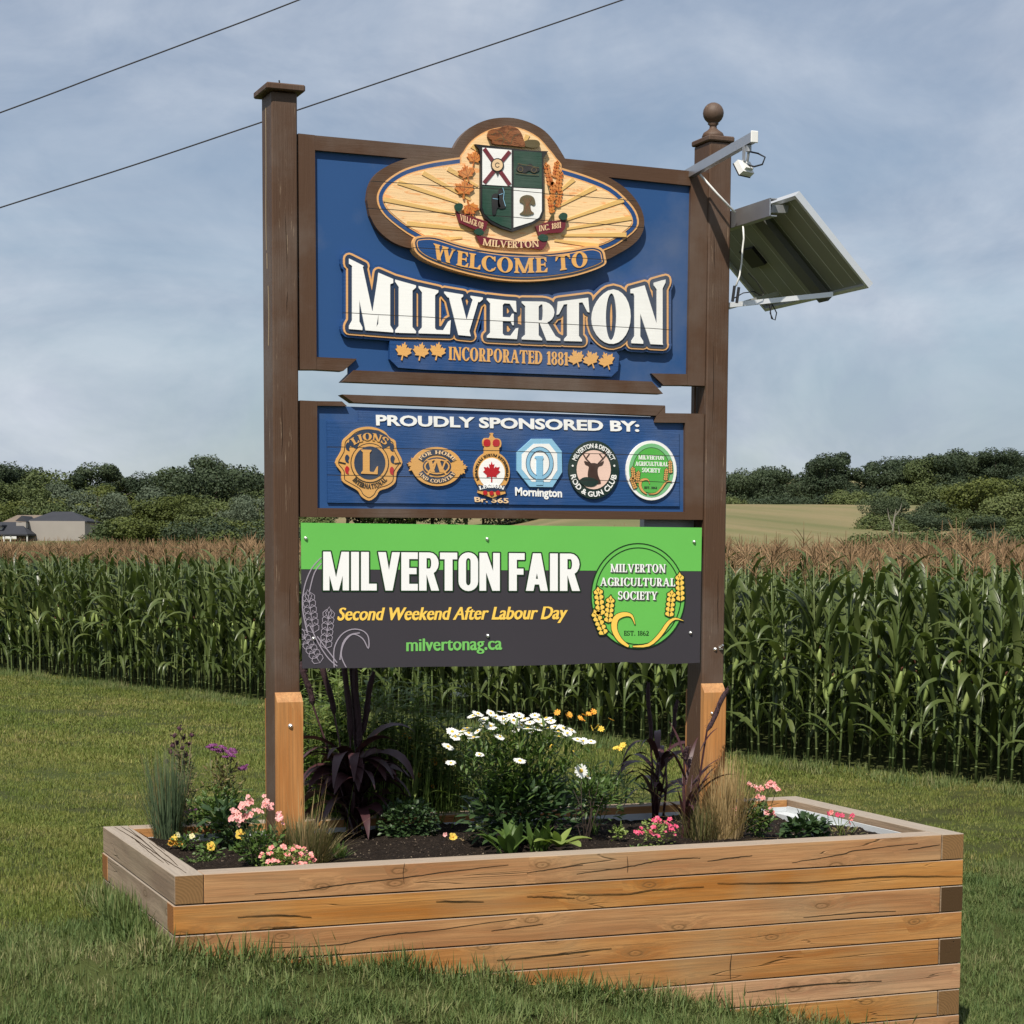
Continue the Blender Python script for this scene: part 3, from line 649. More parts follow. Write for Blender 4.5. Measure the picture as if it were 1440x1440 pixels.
D_IN = [(647, 228), (652, 213), (663, 198), (682, 185), (700, 179.5), (718, 178), (737, 182), (757, 193), (771, 208), (782, 222), (790, 240), (770, 300), (660, 290)]
ei, di = spline(E_IN, 3), spline(D_IN, 3)
y0 = YS+.001
plate([ei, di], y0-.003, .003, m_gold, 'gold_border', ov)
plate([inset(ei, 2.6)], y0-.005, .002, m_bluer, 'blue_band', ov)
plate([inset(ei, 8.2), di], y0-.007, .002, m_gold, 'gold_line', ov)
plate([inset(ei, 10.2), inset(di, 2.0)], y0-.009, .002, m_sun, 'sunburst', ov)
yy = y0-.012
rays = [((540, 280), (640, 301)), ((560, 256), (645, 285)), ((595, 243), (662, 281)), ((630, 237), (672, 262)), ((572, 314), (668, 324)), ((807, 252), (786, 270)), ((838, 263), (788, 289)), ((877, 281), (797, 309)), ((888, 306), (797, 322)), ((881, 330), (790, 331)), ((690, 184), (700, 196)), ((742, 190), (735, 206)), ((664, 205), (675, 214)), ((600, 338), (650, 334)), ((842, 346), (780, 338))]
for a, b in rays:
    plate([band([a, b], [6.5, 3.0])[0]], yy, .003, m_ray, 'ray', ov)
    d = (b[0]-a[0], b[1]-a[1]); l = math.hypot(*d); nx, ny = -d[1]/l, d[0]/l; sg = 1 if ny > 0 else -1
    plate([band([(a[0]+sg*nx*3.5, a[1]+sg*ny*3.5), (b[0]+sg*nx*1.9, b[1]+sg*ny*1.9)], .6)[0]], yy+.001, .002, m_darkor, 'ray_edge', ov)
# shield
sh = [(668, 202.5), (690, 205), (722, 209), (750, 212), (771, 212.5), (764, 222), (765, 297), (762, 307), (753, 314), (738, 320), (721, 326), (705, 321), (692, 315), (681, 306), (676, 294), (676, 220), (674, 210)]
yh = y0-.030
shd = plate([sh], yh, .021, m_black, 'shield', ov)
yq = yh-.003
plate([[(678.5, 207.5), (719.5, 211), (719.5, 262), (678.5, 259.5)]], yq, .003, m_white, 'shield_quarter', ov)
plate([[(722.5, 211.5), (762, 214.5), (762, 265), (722.5, 262.5)]], yq, .003, m_green, 'shield_quarter', ov)
plate([[(678.5, 261), (719, 263.5), (719, 322), (705, 317), (690, 309), (681, 300), (678.5, 292)]], yq, .003, m_green, 'shield_quarter', ov)
plate([[(722.5, 264), (762, 266), (762, 297), (758, 306), (748, 312), (722.5, 320)]], yq, .003, m_white, 'shield_quarter', ov)
plate([band([(681, 209), (717, 260)], 5.5)[0], band([(717, 213), (681, 257)], 5.5)[0]], yq-.003, .003, m_maroon, 'saltire', ov)
plate([ell(699.5, 232, 9.3, 9.8, 18)], yq-.005, .002, m_black, 'rose', ov); plate([ell(699.5, 232, 7.6, 8.2, 18)], yq-.007, .002, m_cream, 'rose', ov)
plate(band(ell(699.5, 232, 3, 3.2, 8, 0, 30, 330), .9), yq-.008, .001, m_black2, 'rose_line', ov); plate([[(697, 241), (702, 241), (699.5, 247)]], yq-.006, .001, m_black2, 'rose_thorn', ov)
def blob(pts, mat, name, Y=None, th=.004): return plate([spline(pts, 3)], yq-.004 if Y is None else Y, th, mat, name, ov)
blob([(726, 238), (730, 231), (738, 234), (746, 230), (752, 235), (757, 234), (758, 240), (750, 243), (744, 240), (738, 243), (730, 241)], m_black, 'cannon')
plate(ring(732, 238, 3.5, 3.5, .9, 10)+ring(751, 239, 3.5, 3.5, .9, 10)+band([(728, 230), (745, 233), (758, 236)], .9)+band([(725, 243), (740, 245), (758, 246)], .8), yq-.005, .001, m_olive, 'cannon_line', ov)
blob([(692, 275), (698, 272), (702, 275), (702, 284), (704, 291), (699, 293), (697, 301), (693, 302), (692, 290)], m_black, 'boots'); blob([(701, 268), (707, 265), (708, 283), (711, 292), (702, 293), (700, 285)], m_black, 'boots')
plate(band([(693, 279), (700, 280)], .8)+band([(702, 274), (707, 272)], .8)+band([(707, 264), (709, 270), (708, 280), (711, 290)], .8), yq-.0055, .001, m_lblue, 'boots_line', ov)
blob([(731, 284), (733, 277), (741, 274), (750, 277), (753, 286), (750, 289), (746, 287), (747, 296), (751, 300), (742, 303), (731, 301), (736, 296), (736, 287)], m_olive, 'wheat_sheaf')
plate([p for k in range(5) for p in band([(737+k*3, 301), (740+k*.8, 288), (736+k*3, 278)], .5)], yq-.0055, .001, m_darkor, 'sheaf_line', ov)
# beaver
plate([spline([(686.5, 189), (689, 183), (697, 181), (705, 179), (712, 176.5), (720, 177.5), (728, 181), (733, 187), (736, 195), (738, 206), (722, 205), (706, 203.5), (693, 202), (692, 197), (687, 194)], 3)], y0-.03, .018, m_lbrown, 'beaver', ov)
plate([spline([(735, 201), (741, 197), (752, 196.5), (758, 199), (759, 205), (750, 208), (736, 205)], 3)], y0-.024, .012, m_olive, 'beaver_tail', ov)
plate(band([(690, 188), (693, 189), (697, 187)], .8)+band([(696, 198), (704, 194), (712, 197), (716, 202)], .8)+band([(706, 203), (709, 196), (706, 188), (700, 184)], .8)+band([(718, 203), (722, 192), (730, 188)], .8)+band([(712, 190), (716, 184), (722, 182)], .6), y0-.0305, .001, m_olive, 'beaver_line', ov)
# maple leaves and wheat ears
for i, (x, y, s_, rr) in enumerate([(667, 224, 13, 8), (657, 245, 14.5, -14), (653, 268, 16.5, 4), (661, 291, 14.5, 160)]):
    plate([maple(x, y, s_, rr)], y0-.016-.002*i, .008, m_orange, 'carved_maple_leaf', ov)
    c, s2 = math.cos(R(rr)), math.sin(R(rr)); f_ = lambda a, b: (x+s_*(a*c+b*s2), y-s_*(-a*s2+b*c))
    plate(band([f_(0, -.6), f_(0, .7)], .6)+band([f_(0, -.2), f_(.5, .35)], .5)+band([f_(0, -.2), f_(-.5, .35)], .5), y0-.0165-.002*i, .001, m_darkor, 'leaf_vein', ov)
for x, y, ln, w_, a in [(775, 262, 30, 9, -12), (780, 250, 22, 8, 10), (785, 270, 28, 9, 6), (784, 292, 24, 8, 10), (777, 300, 22, 8, -8), (778, 283, 26, 8, -2)]:
    for q in wheat(x, y, ln, w_, a): plate([[(sum(t_[0] for t_ in q)/len(q)+(c_[0]-sum(t_[0] for t_ in q)/len(q))*.86, sum(t_[1] for t_ in q)/len(q)+(c_[1]-sum(t_[1] for t_ in q)/len(q))*.86) for c_ in q]], y0-.015-.001*(x % 3), .007, m_orange, 'wheat_grain', ov)
plate(band([(775, 313), (780, 290), (786, 262)], 1.3)+band([(779, 313), (778, 290), (770, 258)], 1.3)+band([(771, 312), (782, 292)], 1.3), y0-.014, .004, m_olive, 'wheat_stem', ov)
# ribbons
ry = y0-.028
plate([[(641, 297), (650, 301), (668, 306), (686, 312), (684, 321), (679, 328), (664, 321), (646, 313)]], ry, .012, m_maroon, 'ribbon', ov)
plate([[(670, 331), (700, 336), (735, 340), (770, 338), (767, 346), (763, 351), (740, 348), (706, 344), (676, 344)]], ry-.004, .012, m_maroon, 'ribbon', ov)
plate([[(753, 318), (770, 312), (796, 308), (795, 320), (790, 327), (772, 328), (758, 332)]], ry, .012, m_maroon, 'ribbon', ov)
for p in ([(640, 288), (646, 285.5), (651, 288), (650, 294), (644, 297.5), (640.5, 294)], [(667, 326), (672, 321), (680, 325), (679, 330), (671, 330)], [(786.5, 304), (791, 299), (797.5, 301), (797, 308), (790, 309)], [(757, 334), (762, 329), (770, 332), (770, 338), (762, 339)]):
    plate([spline(p, 3)], ry-.007, .012, m_green, 'ribbon_curl', ov)
def serif_text(text, mapf, Y, th, mat, name, par, sw=.24, gap=.05, r=0, each=False):
    if each:
        for c, l in serif_px(text, mapf, sw, gap):
            if l: plate(l, Y, th, mat, 'letter', par)
        return
    ps = [q for c, l in serif_px(text, mapf, sw, gap) for q in grow(l, r)]; return plate(ps, Y, th, mat, name, par)
serif_text('VILLAGE OF', linemap(647, 309.5, 680, 322, 8.5), ry-.002, .002, m_cream, 'lettering', ov, .17)
serif_text('MILVERTON', arcmap(717, 66, 273, 273, 187.8, 171.6, 9.5, k=0, tilt=.035 ), ry-.006, .002, m_cream, 'lettering', ov, .17)
serif_text('INC. 1881', linemap(758, 325.5, 789, 320, 8), ry-.002, .002, m_cream, 'lettering', ov, .17)
# ---- WELCOME TO plaque
wp = spline([(581, 344), (582, 337), (588, 332), (612, 331.5), (650, 343), (685, 350), (720, 354), (760, 354.5), (795, 351.5), (825, 346), (838, 346), (848, 351), (851.5, 361), (850, 373), (820, 385), (790, 391.5), (750, 395.5), (710, 394.5), (670, 388), (630, 377.5), (600, 366), (585, 355)], 4)
yw = y0-.030
wo_ = tag(plate([wp], yw, .09, m_gold, 'welcome_plaque', sign, True), 'small scroll plaque reading WELCOME TO')
plate([inset(wp, 3.0)], yw-.002, .002, m_navy, 'navy_border', wo_); plate([inset(wp, 5.2)], yw-.003, .001, m_gold, 'gold_line', wo_); plate([inset(wp, 6.4)], yw-.0045, .0015, m_bluer, 'blue_field', wo_)
def wel(u, v):
    x = lerp(608, 827, u); yb = np.interp(x, [608, 650, 690, 730, 775, 827], [363, 375, 381.5, 384, 382.5, 374]); h = 21
    a = (u-.5)*.30; return (x-a*v*h*.6, yb-v*h)
serif_text('WELCOME TO', wel, yw-.008, .004, m_goldl, 'lettering', wo_, .20, .07, 0, True)
# ---- town name
TX = [488, 520, 552, 584, 620, 650, 700, 740, 786, 828, 860, 888, 935]
TT = [362, 378, 392, 401, 409, 414, 421.5, 424, 424, 418.5, 409, 406.5, 393]
TBx = [488, 560, 633, 686, 760, 830, 886, 937]; TB = [462.5, 468, 470, 475, 478.5, 480.5, 482.5, 485]
LB = dict(zip(range(9), [(491, 553), (556, 585), (589, 634), (625, 679), (685, 729), (734, 788), (783, 829), (832, 887), (887, 936)]))
def town():
    out = []
    for i, ch in enumerate('MILVERTON'):
        ps, W_ = glyph(ch, .27); x0, x1 = LB[i]
        xs = [a for p in ps for a, b in p]; mn, mxx = min(xs), max(xs)
        def f(a, b):
            x = lerp(x0, x1, (a-mn)/(mxx-mn)); t = np.interp(x, TX, TT); bt = np.interp(x, TBx, TB); return (x, bt+(t-bt)*b)
        out.append([[f(a, b) for a, b in p] for p in ps])
    return out
tw = town(); allp = [p for l in tw for p in l]
yt = YS-.004
tn = tag(plate(grow(allp, 12)+[[(548, 478), (548, 505), (560, 517), (600, 520), (860, 529.5), (869, 521), (871, 500), (860, 485)]], yt+.012, .043, m_bluer, 'town_name', sign, True), 'raised town name in white serif letters outlined in gold')
plate(grow(allp, 8.3), yt+.005, .007, m_gold, 'gold_outline', tn)
plate(grow(allp, 5.6), yt+.002, .003, m_navy, 'navy_outline', tn)
for l in tw: plate(l, yt-.004, .006, m_white, 'letter', tn)
serif_text('INCORPORATED 1881', linemap(631, 506, 799, 514, 18.5), yt+.008, .004, m_goldl, 'lettering', tn, .22, .06, 0, True)
for i, (x, y) in enumerate([(567, 496), (591.5, 496.5), (615, 496), (811, 506), (832, 507.5), (854, 509.5)]):
    plate([maple(x, y, 15.5, 12 if i < 3 else -20, .9)], yt+.006, .006, m_goldl, 'gold_maple_leaf', tn)
# ================================================================== sponsor board
YE = YR
def ptext(u, v): return (lerp(530, 898, u)+.0*v, lerp(597.5, 606.5, u)-v*13.5)
sans('PROUDLY SPONSORED BY:', ptext, YE-.004, .004, m_white2, 'lettering', sb, .034)
def emblem(label, polys, mat, th=.012, Y=None): return tag(plate(polys, (YE-th) if Y is None else Y, th, mat, 'emblem', sign, True), label)
LY = YE-.012
# 1 lion club badge
o1 = spline([(519.5, 600), (530, 602), (541, 607), (548, 615), (556, 620), (558, 632), (566, 650), (558, 664), (556, 678), (546, 686), (534, 690), (529, 698), (519, 704), (508, 698), (503, 690), (491, 683), (481, 676), (480, 664), (471.5, 651), (480, 634), (482, 620), (490, 612), (498, 605), (508, 601)], 3)
e1 = emblem('gold service club badge with a large L on navy', [o1], m_gold2)
plate(band(inset(o1, 4)+inset(o1, 4)[:1], .9), LY-.001, .001, m_black2, 'outline', e1)
plate([ell(520, 651, 27, 28, 32)], LY-.002, .002, m_black2, 'ring', e1); plate([ell(520, 651, 25.8, 26.8, 32)], LY-.003, .001, m_gold2, 'ring', e1); plate([ell(520, 651, 22, 23.4, 32)], LY-.004, .001, m_navy, 'disc', e1)
serif_text('L', linemap(508, 666, 531, 667, 34), LY-.008, .004, m_gold2, 'lettering', e1, .26)
plate(band([(495, 628), (501, 617), (510, 612), (520, 610.5), (530, 612), (539, 617), (545, 628)], 14), LY-.0015, .0015, m_navy, 'name_arc', e1)
serif_text('LIONS', arcmap(520, 656, 37.5, 37, -36, 36, 10), LY-.004, .0025, m_gold2, 'lettering', e1, .22, .06)
serif_text('INTERNATIONAL', arcmap(520, 651, 33, 36, 228, 132, 6.5, inner=True), LY-.003, .003, m_black2, 'lettering', e1, .2)
for x, y in [(488, 645), (552, 646), (489, 628), (551, 629), (488, 661), (551, 662), (494, 620), (546, 621)]:
    plate([spline([(x, y-6), (x+3.4, y-2), (x+1.8, y+2), (x+2.6, y+6), (x-1.8, y+4), (x-2.8, y-2)], 2)], LY-.002, .002, m_navy if y < 655 else m_red, 'lion_detail', e1)
plate(band([(477, 650), (486, 652)], 2)+band([(555, 652), (564, 651)], 2), LY-.002, .002, m_black2, 'lion_detail', e1)
# 2 home and country badge
e2 = emblem('gold lens-shaped badge reading FOR HOME AND COUNTRY', [ell(614.5, 656, 35.5, 27.5, 32, .02), maple(584, 654, 12, -80), maple(646, 658, 12, 80)], m_gold2)
plate(band(ell(614.5, 657, 25, 21, 14, .02, 205, 335), 8), LY-.002, .002, m_navy, 'name_arc', e2); plate(band(ell(614.5, 655, 25, 21, 14, .02, 25, 155), 8), LY-.002, .002, m_navy, 'name_arc', e2)
serif_text('FOR HOME', arcmap(614.5, 657, 26, 18.5, -58, 62, 5), LY-.004, .002, m_cream, 'lettering', e2, .2, .08)
serif_text('AND COUNTRY', arcmap(614.5, 655, 29, 24, 244, 116, 5, inner=True), LY-.004, .002, m_cream, 'lettering', e2, .2, .08)
plate([ell(614.5, 656, 20, 13, 24)], LY-.0015, .0015, m_navy, 'field', e2)
serif_text('W', linemap(600, 664, 630, 664, 17), LY-.005, .0035, m_gold2, 'lettering', e2, .2); plate(band([(601, 668), (614, 646), (628, 668)], 2.6)+ring(614.5, 656, 17, 10, 2, 20), LY-.004, .0025, m_gold2, 'interlace', e2)
# 3 crowned round badge with red leaf
e3 = emblem('crowned round badge with a red maple leaf on white', [ell(691.5, 664, 25.5, 29, 32), [(681, 628), (702, 628.5), (702, 640), (681, 640)], spline([(682, 629), (679, 621), (682, 616), (688, 616), (690, 612), (689, 609), (694, 609), (693, 612), (696, 616), (702, 617), (705, 622), (702, 630)], 3), [(674, 684), (709, 685), (711, 694), (692, 700), (672, 693)]], m_gold2)
plate([ell(691.5, 665, 18.5, 21, 28)], LY-.002, .002, m_white2, 'disc', e3); plate([maple(691.5, 666, 17, 0, .85)], LY-.004, .002, m_red, 'red_leaf', e3)
for x in (685, 698): plate([spline([(x-4, 627), (x-4.5, 620), (x, 617.5), (x+4.5, 620), (x+3.5, 627)], 3)], LY-.002, .002, m_red, 'crown_cushion', e3)
for x, y in ((682.5, 693), (691.5, 693.5), (700.5, 693)): plate([ell(x, y, 3, 3.3, 10)], LY-.005, .005, m_red, 'poppy', e3)
plate([[(673, 681), (691, 686), (710, 682), (712, 690), (691, 691), (671, 689)]], LY-.003, .003, m_navy, 'scroll', e3)
serif_text('LEGION', arcmap(691.5, 740, 52, 54, -19, 19, 5), LY-.005, .002, m_white2, 'lettering', e3, .22)
serif_text('MEMORIAM EORUM RETINEBIMUS', arcmap(691.5, 664, 20, 22.5, -118, 118, 3.6), LY-.002, .002, m_black2, 'lettering', e3, .2)
sans('Br. 565', linemap(668, 705.5, 715, 707.5, 6.5), YE-.006, .006, m_cream, 'lettering', e3, .02)
# 4 light blue octagon
oc = [(748, 617), (776, 617), (790, 634.5), (790.5, 664), (777, 685), (745, 684.5), (727, 662), (727, 636)]
e4 = emblem('light blue octagon badge above the word Mornington', [oc], m_lblue)
ocx, ocy = 758.7, 650.5
plate([[(ocx+(x-ocx)*.79, ocy+(y-ocy)*.79) for x, y in oc]], LY-.001, .001, m_white2, 'inner_octagon', e4)
plate(ring(759, 651.5, 16.5, 20.5, 5, 28)+band([(759, 641), (759, 682)], 9.5)+band([(752, 643), (757, 644)], 3), LY-.003, .002, m_lblue, 'figure', e4)
plate(ring(759, 651.5, 19.2, 23.2, .7, 28)+ring(759, 651.5, 13.8, 17.8, .7, 28), LY-.0035, .0005, m_navy, 'figure_line', e4)
serif_text('I', linemap(753.5, 676, 764.5, 676, 33), LY-.005, .002, m_lblue, 'figure', e4, .3)
sans('Mornington', linemap(725, 696.5, 790, 699, 11), YE-.003, .003, m_white2, 'lettering', e4, .03)
# 5 rod and gun club
e5 = emblem('dark green round badge with a stag head', [ell(835, 660.5, 35.5, 41, 40)], m_dgreen)
plate([ell(835, 660.5, 24, 27.5, 32)], LY-.002, .002, m_pinkcr, 'disc', e5)
plate([spline([(828, 656), (823, 653), (822, 648), (830, 651), (836, 651), (842, 652), (849, 648), (847, 654), (841, 657), (841, 668), (845, 680), (832, 679), (827, 671), (827, 663)], 3)], LY-.004, .002, m_stag, 'stag', e5)
plate(band([(830, 651), (824, 645), (820, 638), (822, 634)], 1.6)+band([(824, 645), (829, 638)], 1.4)+band([(841, 652), (848, 645), (852, 640), (850, 634)], 1.6)+band([(848, 645), (843, 638)], 1.4), LY-.004, .002, m_stag, 'antlers', e5)
plate([spline([(815, 676), (822, 671), (832, 672), (842, 677), (835, 684), (822, 683)], 3)], LY-.0045, .0025, m_dgreen, 'grass_patch', e5)
sans('MILVERTON & DISTRICT', arcmap(835, 660.5, 27, 30.5, -66, 66, 6.2), LY-.003, .003, m_white2, 'lettering', e5, .02)
sans('ROD & GUN CLUB', arcmap(835, 660.5, 33.2, 38, 258, 102, 7, inner=True), LY-.003, .003, m_white2, 'lettering', e5, .02)
plate([ell(805.5, 655, 1.3, 1.5, 8)]+[ell(864, 655, 1.3, 1.5, 8)], LY-.003, .003, m_white2, 'dot', e5)
# 6 small agricultural society
e6 = emblem('small white-rimmed oval green badge of the agricultural society', [ell(916, 661.5, 35.5, 42, 40)], m_white2)
plate([ell(916, 661.5, 31.5, 38, 40)], LY-.001, .001, m_egreen2, 'rim', e6); plate([ell(916, 661.5, 26.5, 32.5, 36)], LY-.002, .001, m_black2, 'ring', e6); plate([ell(916, 661.5, 25.7, 31.7, 36)], LY-.003, .001, m_egreen, 'disc', e6)
for t, x0, x1, y in (('MILVERTON', 898, 934, 646), ('AGRICULTURAL', 893.5, 939.5, 655), ('SOCIETY', 903, 929, 664)): serif_text(t, linemap(x0, y, x1, y+.8, 6), LY-.005, .002, m_white2, 'lettering', e6, .2)
def wheat_emblem(par, Y, cx, cy, k, my, mo, pre='wheat'):
    f = lambda x, y: (cx+(x-897)*k[0], cy+(y-838)*k[1])
    out, lin = [], []
    for x, y, ln, w_, a in [(845, 866, 36, 13, -6), (855, 876, 34, 12, 6), (850, 893, 34, 13, -22), (941, 868, 34, 12, 6), (957, 846, 36, 12, -2)]:
        out += [[f(*p) for p in q] for q in wheat(x, y, ln, w_, a)]; 
    sw1 = [f(*p) for p in spline([(884, 909), (872, 900), (864, 885), (866, 870), (877, 864), (888, 866), (893, 878)], 3, False)]
    n = len(sw1); out2 = band(sw1, [max(.6, 8*k[0]*math.sin(math.pi*(.12+.88*i/(n-1)))) for i in range(n)])
    s2 = [f(*p) for p in spline([(890, 909), (912, 907), (928, 893), (940, 876), (950, 870), (961, 873)], 3, False)]; n2 = len(s2)
    out2 += band(s2, [max(.5, 5*k[0]*math.sin(math.pi*(.1+.9*i/(n2-1)))) for i in range(n2)])
    plate(grow([q for q in out], .7*k[0]) + grow(out2, .8*k[0]), Y, .001, mo, pre+'_outline', par)
    for q in out:
        mx_, my_ = sum(a for a, b in q)/len(q), sum(b for a, b in q)/len(q); plate([[(mx_+(a-mx_)*.80, my_+(b-my_)*.80) for a, b in q]], Y-.001, .001, my, pre+'_grain', par)
    plate(out2, Y-.001, .001, my, pre+'_leaf', par)
wheat_emblem(e6, LY-.0045, 915.5, 662, (.46, .46), m_gold2, m_black2)
serif_text('EST. 1862', linemap(906, 687, 924, 687.4, 3), LY-.0045, .001, m_black2, 'lettering', e6, .2)
# ================================================================== fair banner
YV = YS-.006
bp = [(423, 735), (987, 742), (984, 932), (940, 934), (880, 931), (800, 934.5), (700, 937), (600, 937.5), (500, 939.5), (425, 940)]
ban = tag(plate([bp], YV, .003, m_vdark, 'banner', None, True), 'green and charcoal vinyl banner advertising the fair, screwed across the two posts', 'banner')
def bpl(polys, k, mat, name, par=None): return plate(polys, YV-.0012*k, .0012, mat, name, par or ban)
bpl([[(423, 735), (987, 742), (986, 803.2), (423.6, 800.4)]], 1, m_vgreen, 'green_band')
dk = lambda polys, k, name: None
def fair(u, v):
    x = u; return x
fl = []
def fairmap(x0, x1):
    return lambda u, v: (lerp(x0, x1, u), lerp(830.2, 831, (lerp(x0, x1, u)-453)/362)-v*lerp(54.5, 52.4, (lerp(x0, x1, u)-453)/362))
def blk(text, x0, x1, grw=0):
    """heavy condensed capitals"""
    sw, P, x = .20, [], 0
    H = {'M': .66, 'I': .24, 'L': .40, 'V': .56, 'E': .42, 'R': .50, 'T': .44, 'O': .50, 'N': .52, 'F': .40, 'A': .56, ' ': .20 }; t = .175
    for ch in text:
        W_ = H[ch]; q = lambda *p: P.append([(a+x, b) for a, b in p])
        def arc(cx, cy, rx, ry, a0, a1, wx, wy, n=8):
            for i in range(n):
                t0, t1 = R(a0+(a1-a0)*i/n), R(a0+(a1-a0)*(i+1)/n)
                q((cx+rx*math.cos(t0), cy+ry*math.sin(t0)), (cx+rx*math.cos(t1), cy+ry*math.sin(t1)), (cx+(rx-wx)*math.cos(t1), cy+(ry-wy)*math.sin(t1)), (cx+(rx-wx)*math.cos(t0), cy+(ry-wy)*math.sin(t0)))
        S_ = lambda a, w_=sw: q((a, 0), (a+w_, 0), (a+w_, 1), (a, 1))
        if ch == 'M': S_(0, .16); S_(W_-.16, .16); q((0, 1), (.19, 1), (W_/2+.07, 0), (W_/2-.07, 0)); q((W_, 1), (W_-.19, 1), (W_/2-.07, 0), (W_/2+.07, 0))
        elif ch == 'I': S_(.02)
        elif ch == 'L': S_(0); q((0, 0), (W_, 0), (W_, t), (0, t))
        elif ch == 'V': q((0, 1), (.20, 1), (W_/2+.09, 0), (W_/2-.09, 0)); q((W_, 1), (W_-.20, 1), (W_/2-.09, 0), (W_/2+.09, 0))
        elif ch in 'EF':
            S_(0); q((0, 1), (W_, 1), (W_, 1-t), (0, 1-t)); q((0, .59), (W_-.03, .59), (W_-.03, .43), (0, .43))
            if ch == 'E': q((0, 0), (W_, 0), (W_, t), (0, t))
        elif ch == 'R': S_(0, .19); q((.18, 1), (.28, 1), (.28, 1-t*.85), (.18, 1-t*.85)); q((.18, .43), (.28, .43), (.28, .43+t*.85), (.18, .43+t*.85)); arc(.27, .715, .23, .285, -90, 90, .19, t*.85); q((.18, .46), (.36, .50), (W_+.01, 0), (W_-.19, 0))
        elif ch == 'T': S_(W_/2-.10); q((0, 1), (W_, 1), (W_, 1-t), (0, 1-t))
        elif ch == 'O': arc(.25, .76, .25, .25, 0, 180, .19, .15, 10); arc(.25, .24, .25, .25, 180, 360, .19, .15, 10); q((0, .24), (.19, .24), (.19, .76), (0, .76)); q((.31, .24), (.50, .24), (.50, .76), (.31, .76))
        elif ch == 'N': S_(0, .17); S_(W_-.17, .17); q((0, 1), (.19, 1), (W_, 0), (W_-.19, 0))
        elif ch == 'A': q((0, 0), (.19, 0), (W_/2+.10, 1), (W_/2-.10, 1)); q((W_, 0), (W_-.19, 0), (W_/2-.10, 1), (W_/2+.10, 1)); q((.12, .17), (W_-.12, .17), (W_-.14, .32), (.14, .32))
        x += W_+(.035 if ch != ' ' else 0)
    x -= .035; f = fairmap(x0, x1); return [[f(a/x, b) for a, b in p] for p in P]
fair_ = blk('MILVERTON FAIR', 454.5, 815)
o2 = plate(grow(fair_, 2.0), YV-.0024, .001, m_vblack, 'letter_outline', ban)
plate(fair_, YV-.0038, .0012, m_vwhite, 'lettering', ban)
def cond(text, x0, y0, x1, y1, h, mat, name, off, shear=0, k=2, grow_=None):
    lm = linemap(x0, y0, x1, y1, h, shear); return sans_flat(text, lambda u, v: lm(u, (v**.82 if v > 0 else v*.9)), YV-.0012*k, .001, mat, name, ban, off)
cond('Second Weekend After Labour Day', 474.5, 872.6, 795, 870.6, 17.8, m_vyellow, 'lettering', .75, .22, 2)
cond('milvertonag.ca', 572, 915.8, 705.5, 913.6, 17.4, m_vtext, 'lettering', .65, 0, 2)
bpl([ell(897.5, 838.3, 66, 74, 60)], 2, m_vgreen, 'badge_disc')
bpl(ring(897.5, 838.3, 66, 74, 1.5, 60), 3, m_vblack, 'badge_line'); bpl(ring(897.5, 838.3, 60.3, 68, 1.3, 60), 3, m_vblack, 'badge_line')
for t, x0, x1, y, yr in (('MILVERTON', 858.5, 936, 804.5, 805.2), ('AGRICULTURAL', 844, 949.5, 823.8, 824.6), ('SOCIETY', 869, 924.5, 843, 843.6)):
    mp2 = linemap(x0, y, x1, yr, 11.6); ps = [q for c, l in serif_px(t, mp2, .2, .07) for q in l]
    plate([[(a+1.0, b+1.0) for a, b in q] for q in ps]+[[(a+1.7, b+1.6) for a, b in q] for q in ps], YV-.0048, .001, m_vsh, 'letter_shade', ban)
    plate(ps, YV-.006, .001, m_vwhite, 'lettering', ban)
serif_text('EST. 1862', linemap(877.5, 893.6, 912.5, 893.8, 6.6), YV-.0036, .001, m_vblack, 'lettering', ban, .18, .08)
wheat_emblem(ban, YV-.0062, 897, 838, (1, 1), m_vyellow, m_vblack)
# pale outline drawing of wheat on the left
lines = []
for x, y, ln, w_, a in [(441, 890, 52, 16, -8), (458, 912, 50, 15, 5), (450, 932, 48, 15, -32)]:
    for q in wheat(x, y, ln, w_, a, 6): lines += band(q+q[:1], 1.0)
for c_ in ([(452, 784), (438, 800), (428, 826), (425.5, 855), (432, 890)], [(452, 792), (442, 806), (435, 832)], [(436, 880), (448, 905), (462, 926), (477, 939)], [(446, 895), (462, 916), (474, 932)], [(470, 939), (470, 912), (480, 893), (495, 885), (510, 887), (518, 896), (518, 912), (510, 898), (496, 892), (484, 904), (480, 922), (487, 939)], [(478, 928), (482, 905), (492, 893), (506, 890)]):
    lines += band([(x, min(y, 939)) for x, y in spline(c_, 4, False)], 1.5)
lines = [[(max(x, 424.6), min(y, 938.6)) for x, y in q] for q in lines if max(y for x, y in q) < 939.5 and max(x for x, y in q) > 425.5]
bpl(lines, 2, m_vline, 'wheat_drawing')
for x, y in [(430, 757), (685, 758), (976, 762), (686, 894), (971, 890), (441, 898)]: bolt(x, y, YV-.002, ban, .009, 'screw')
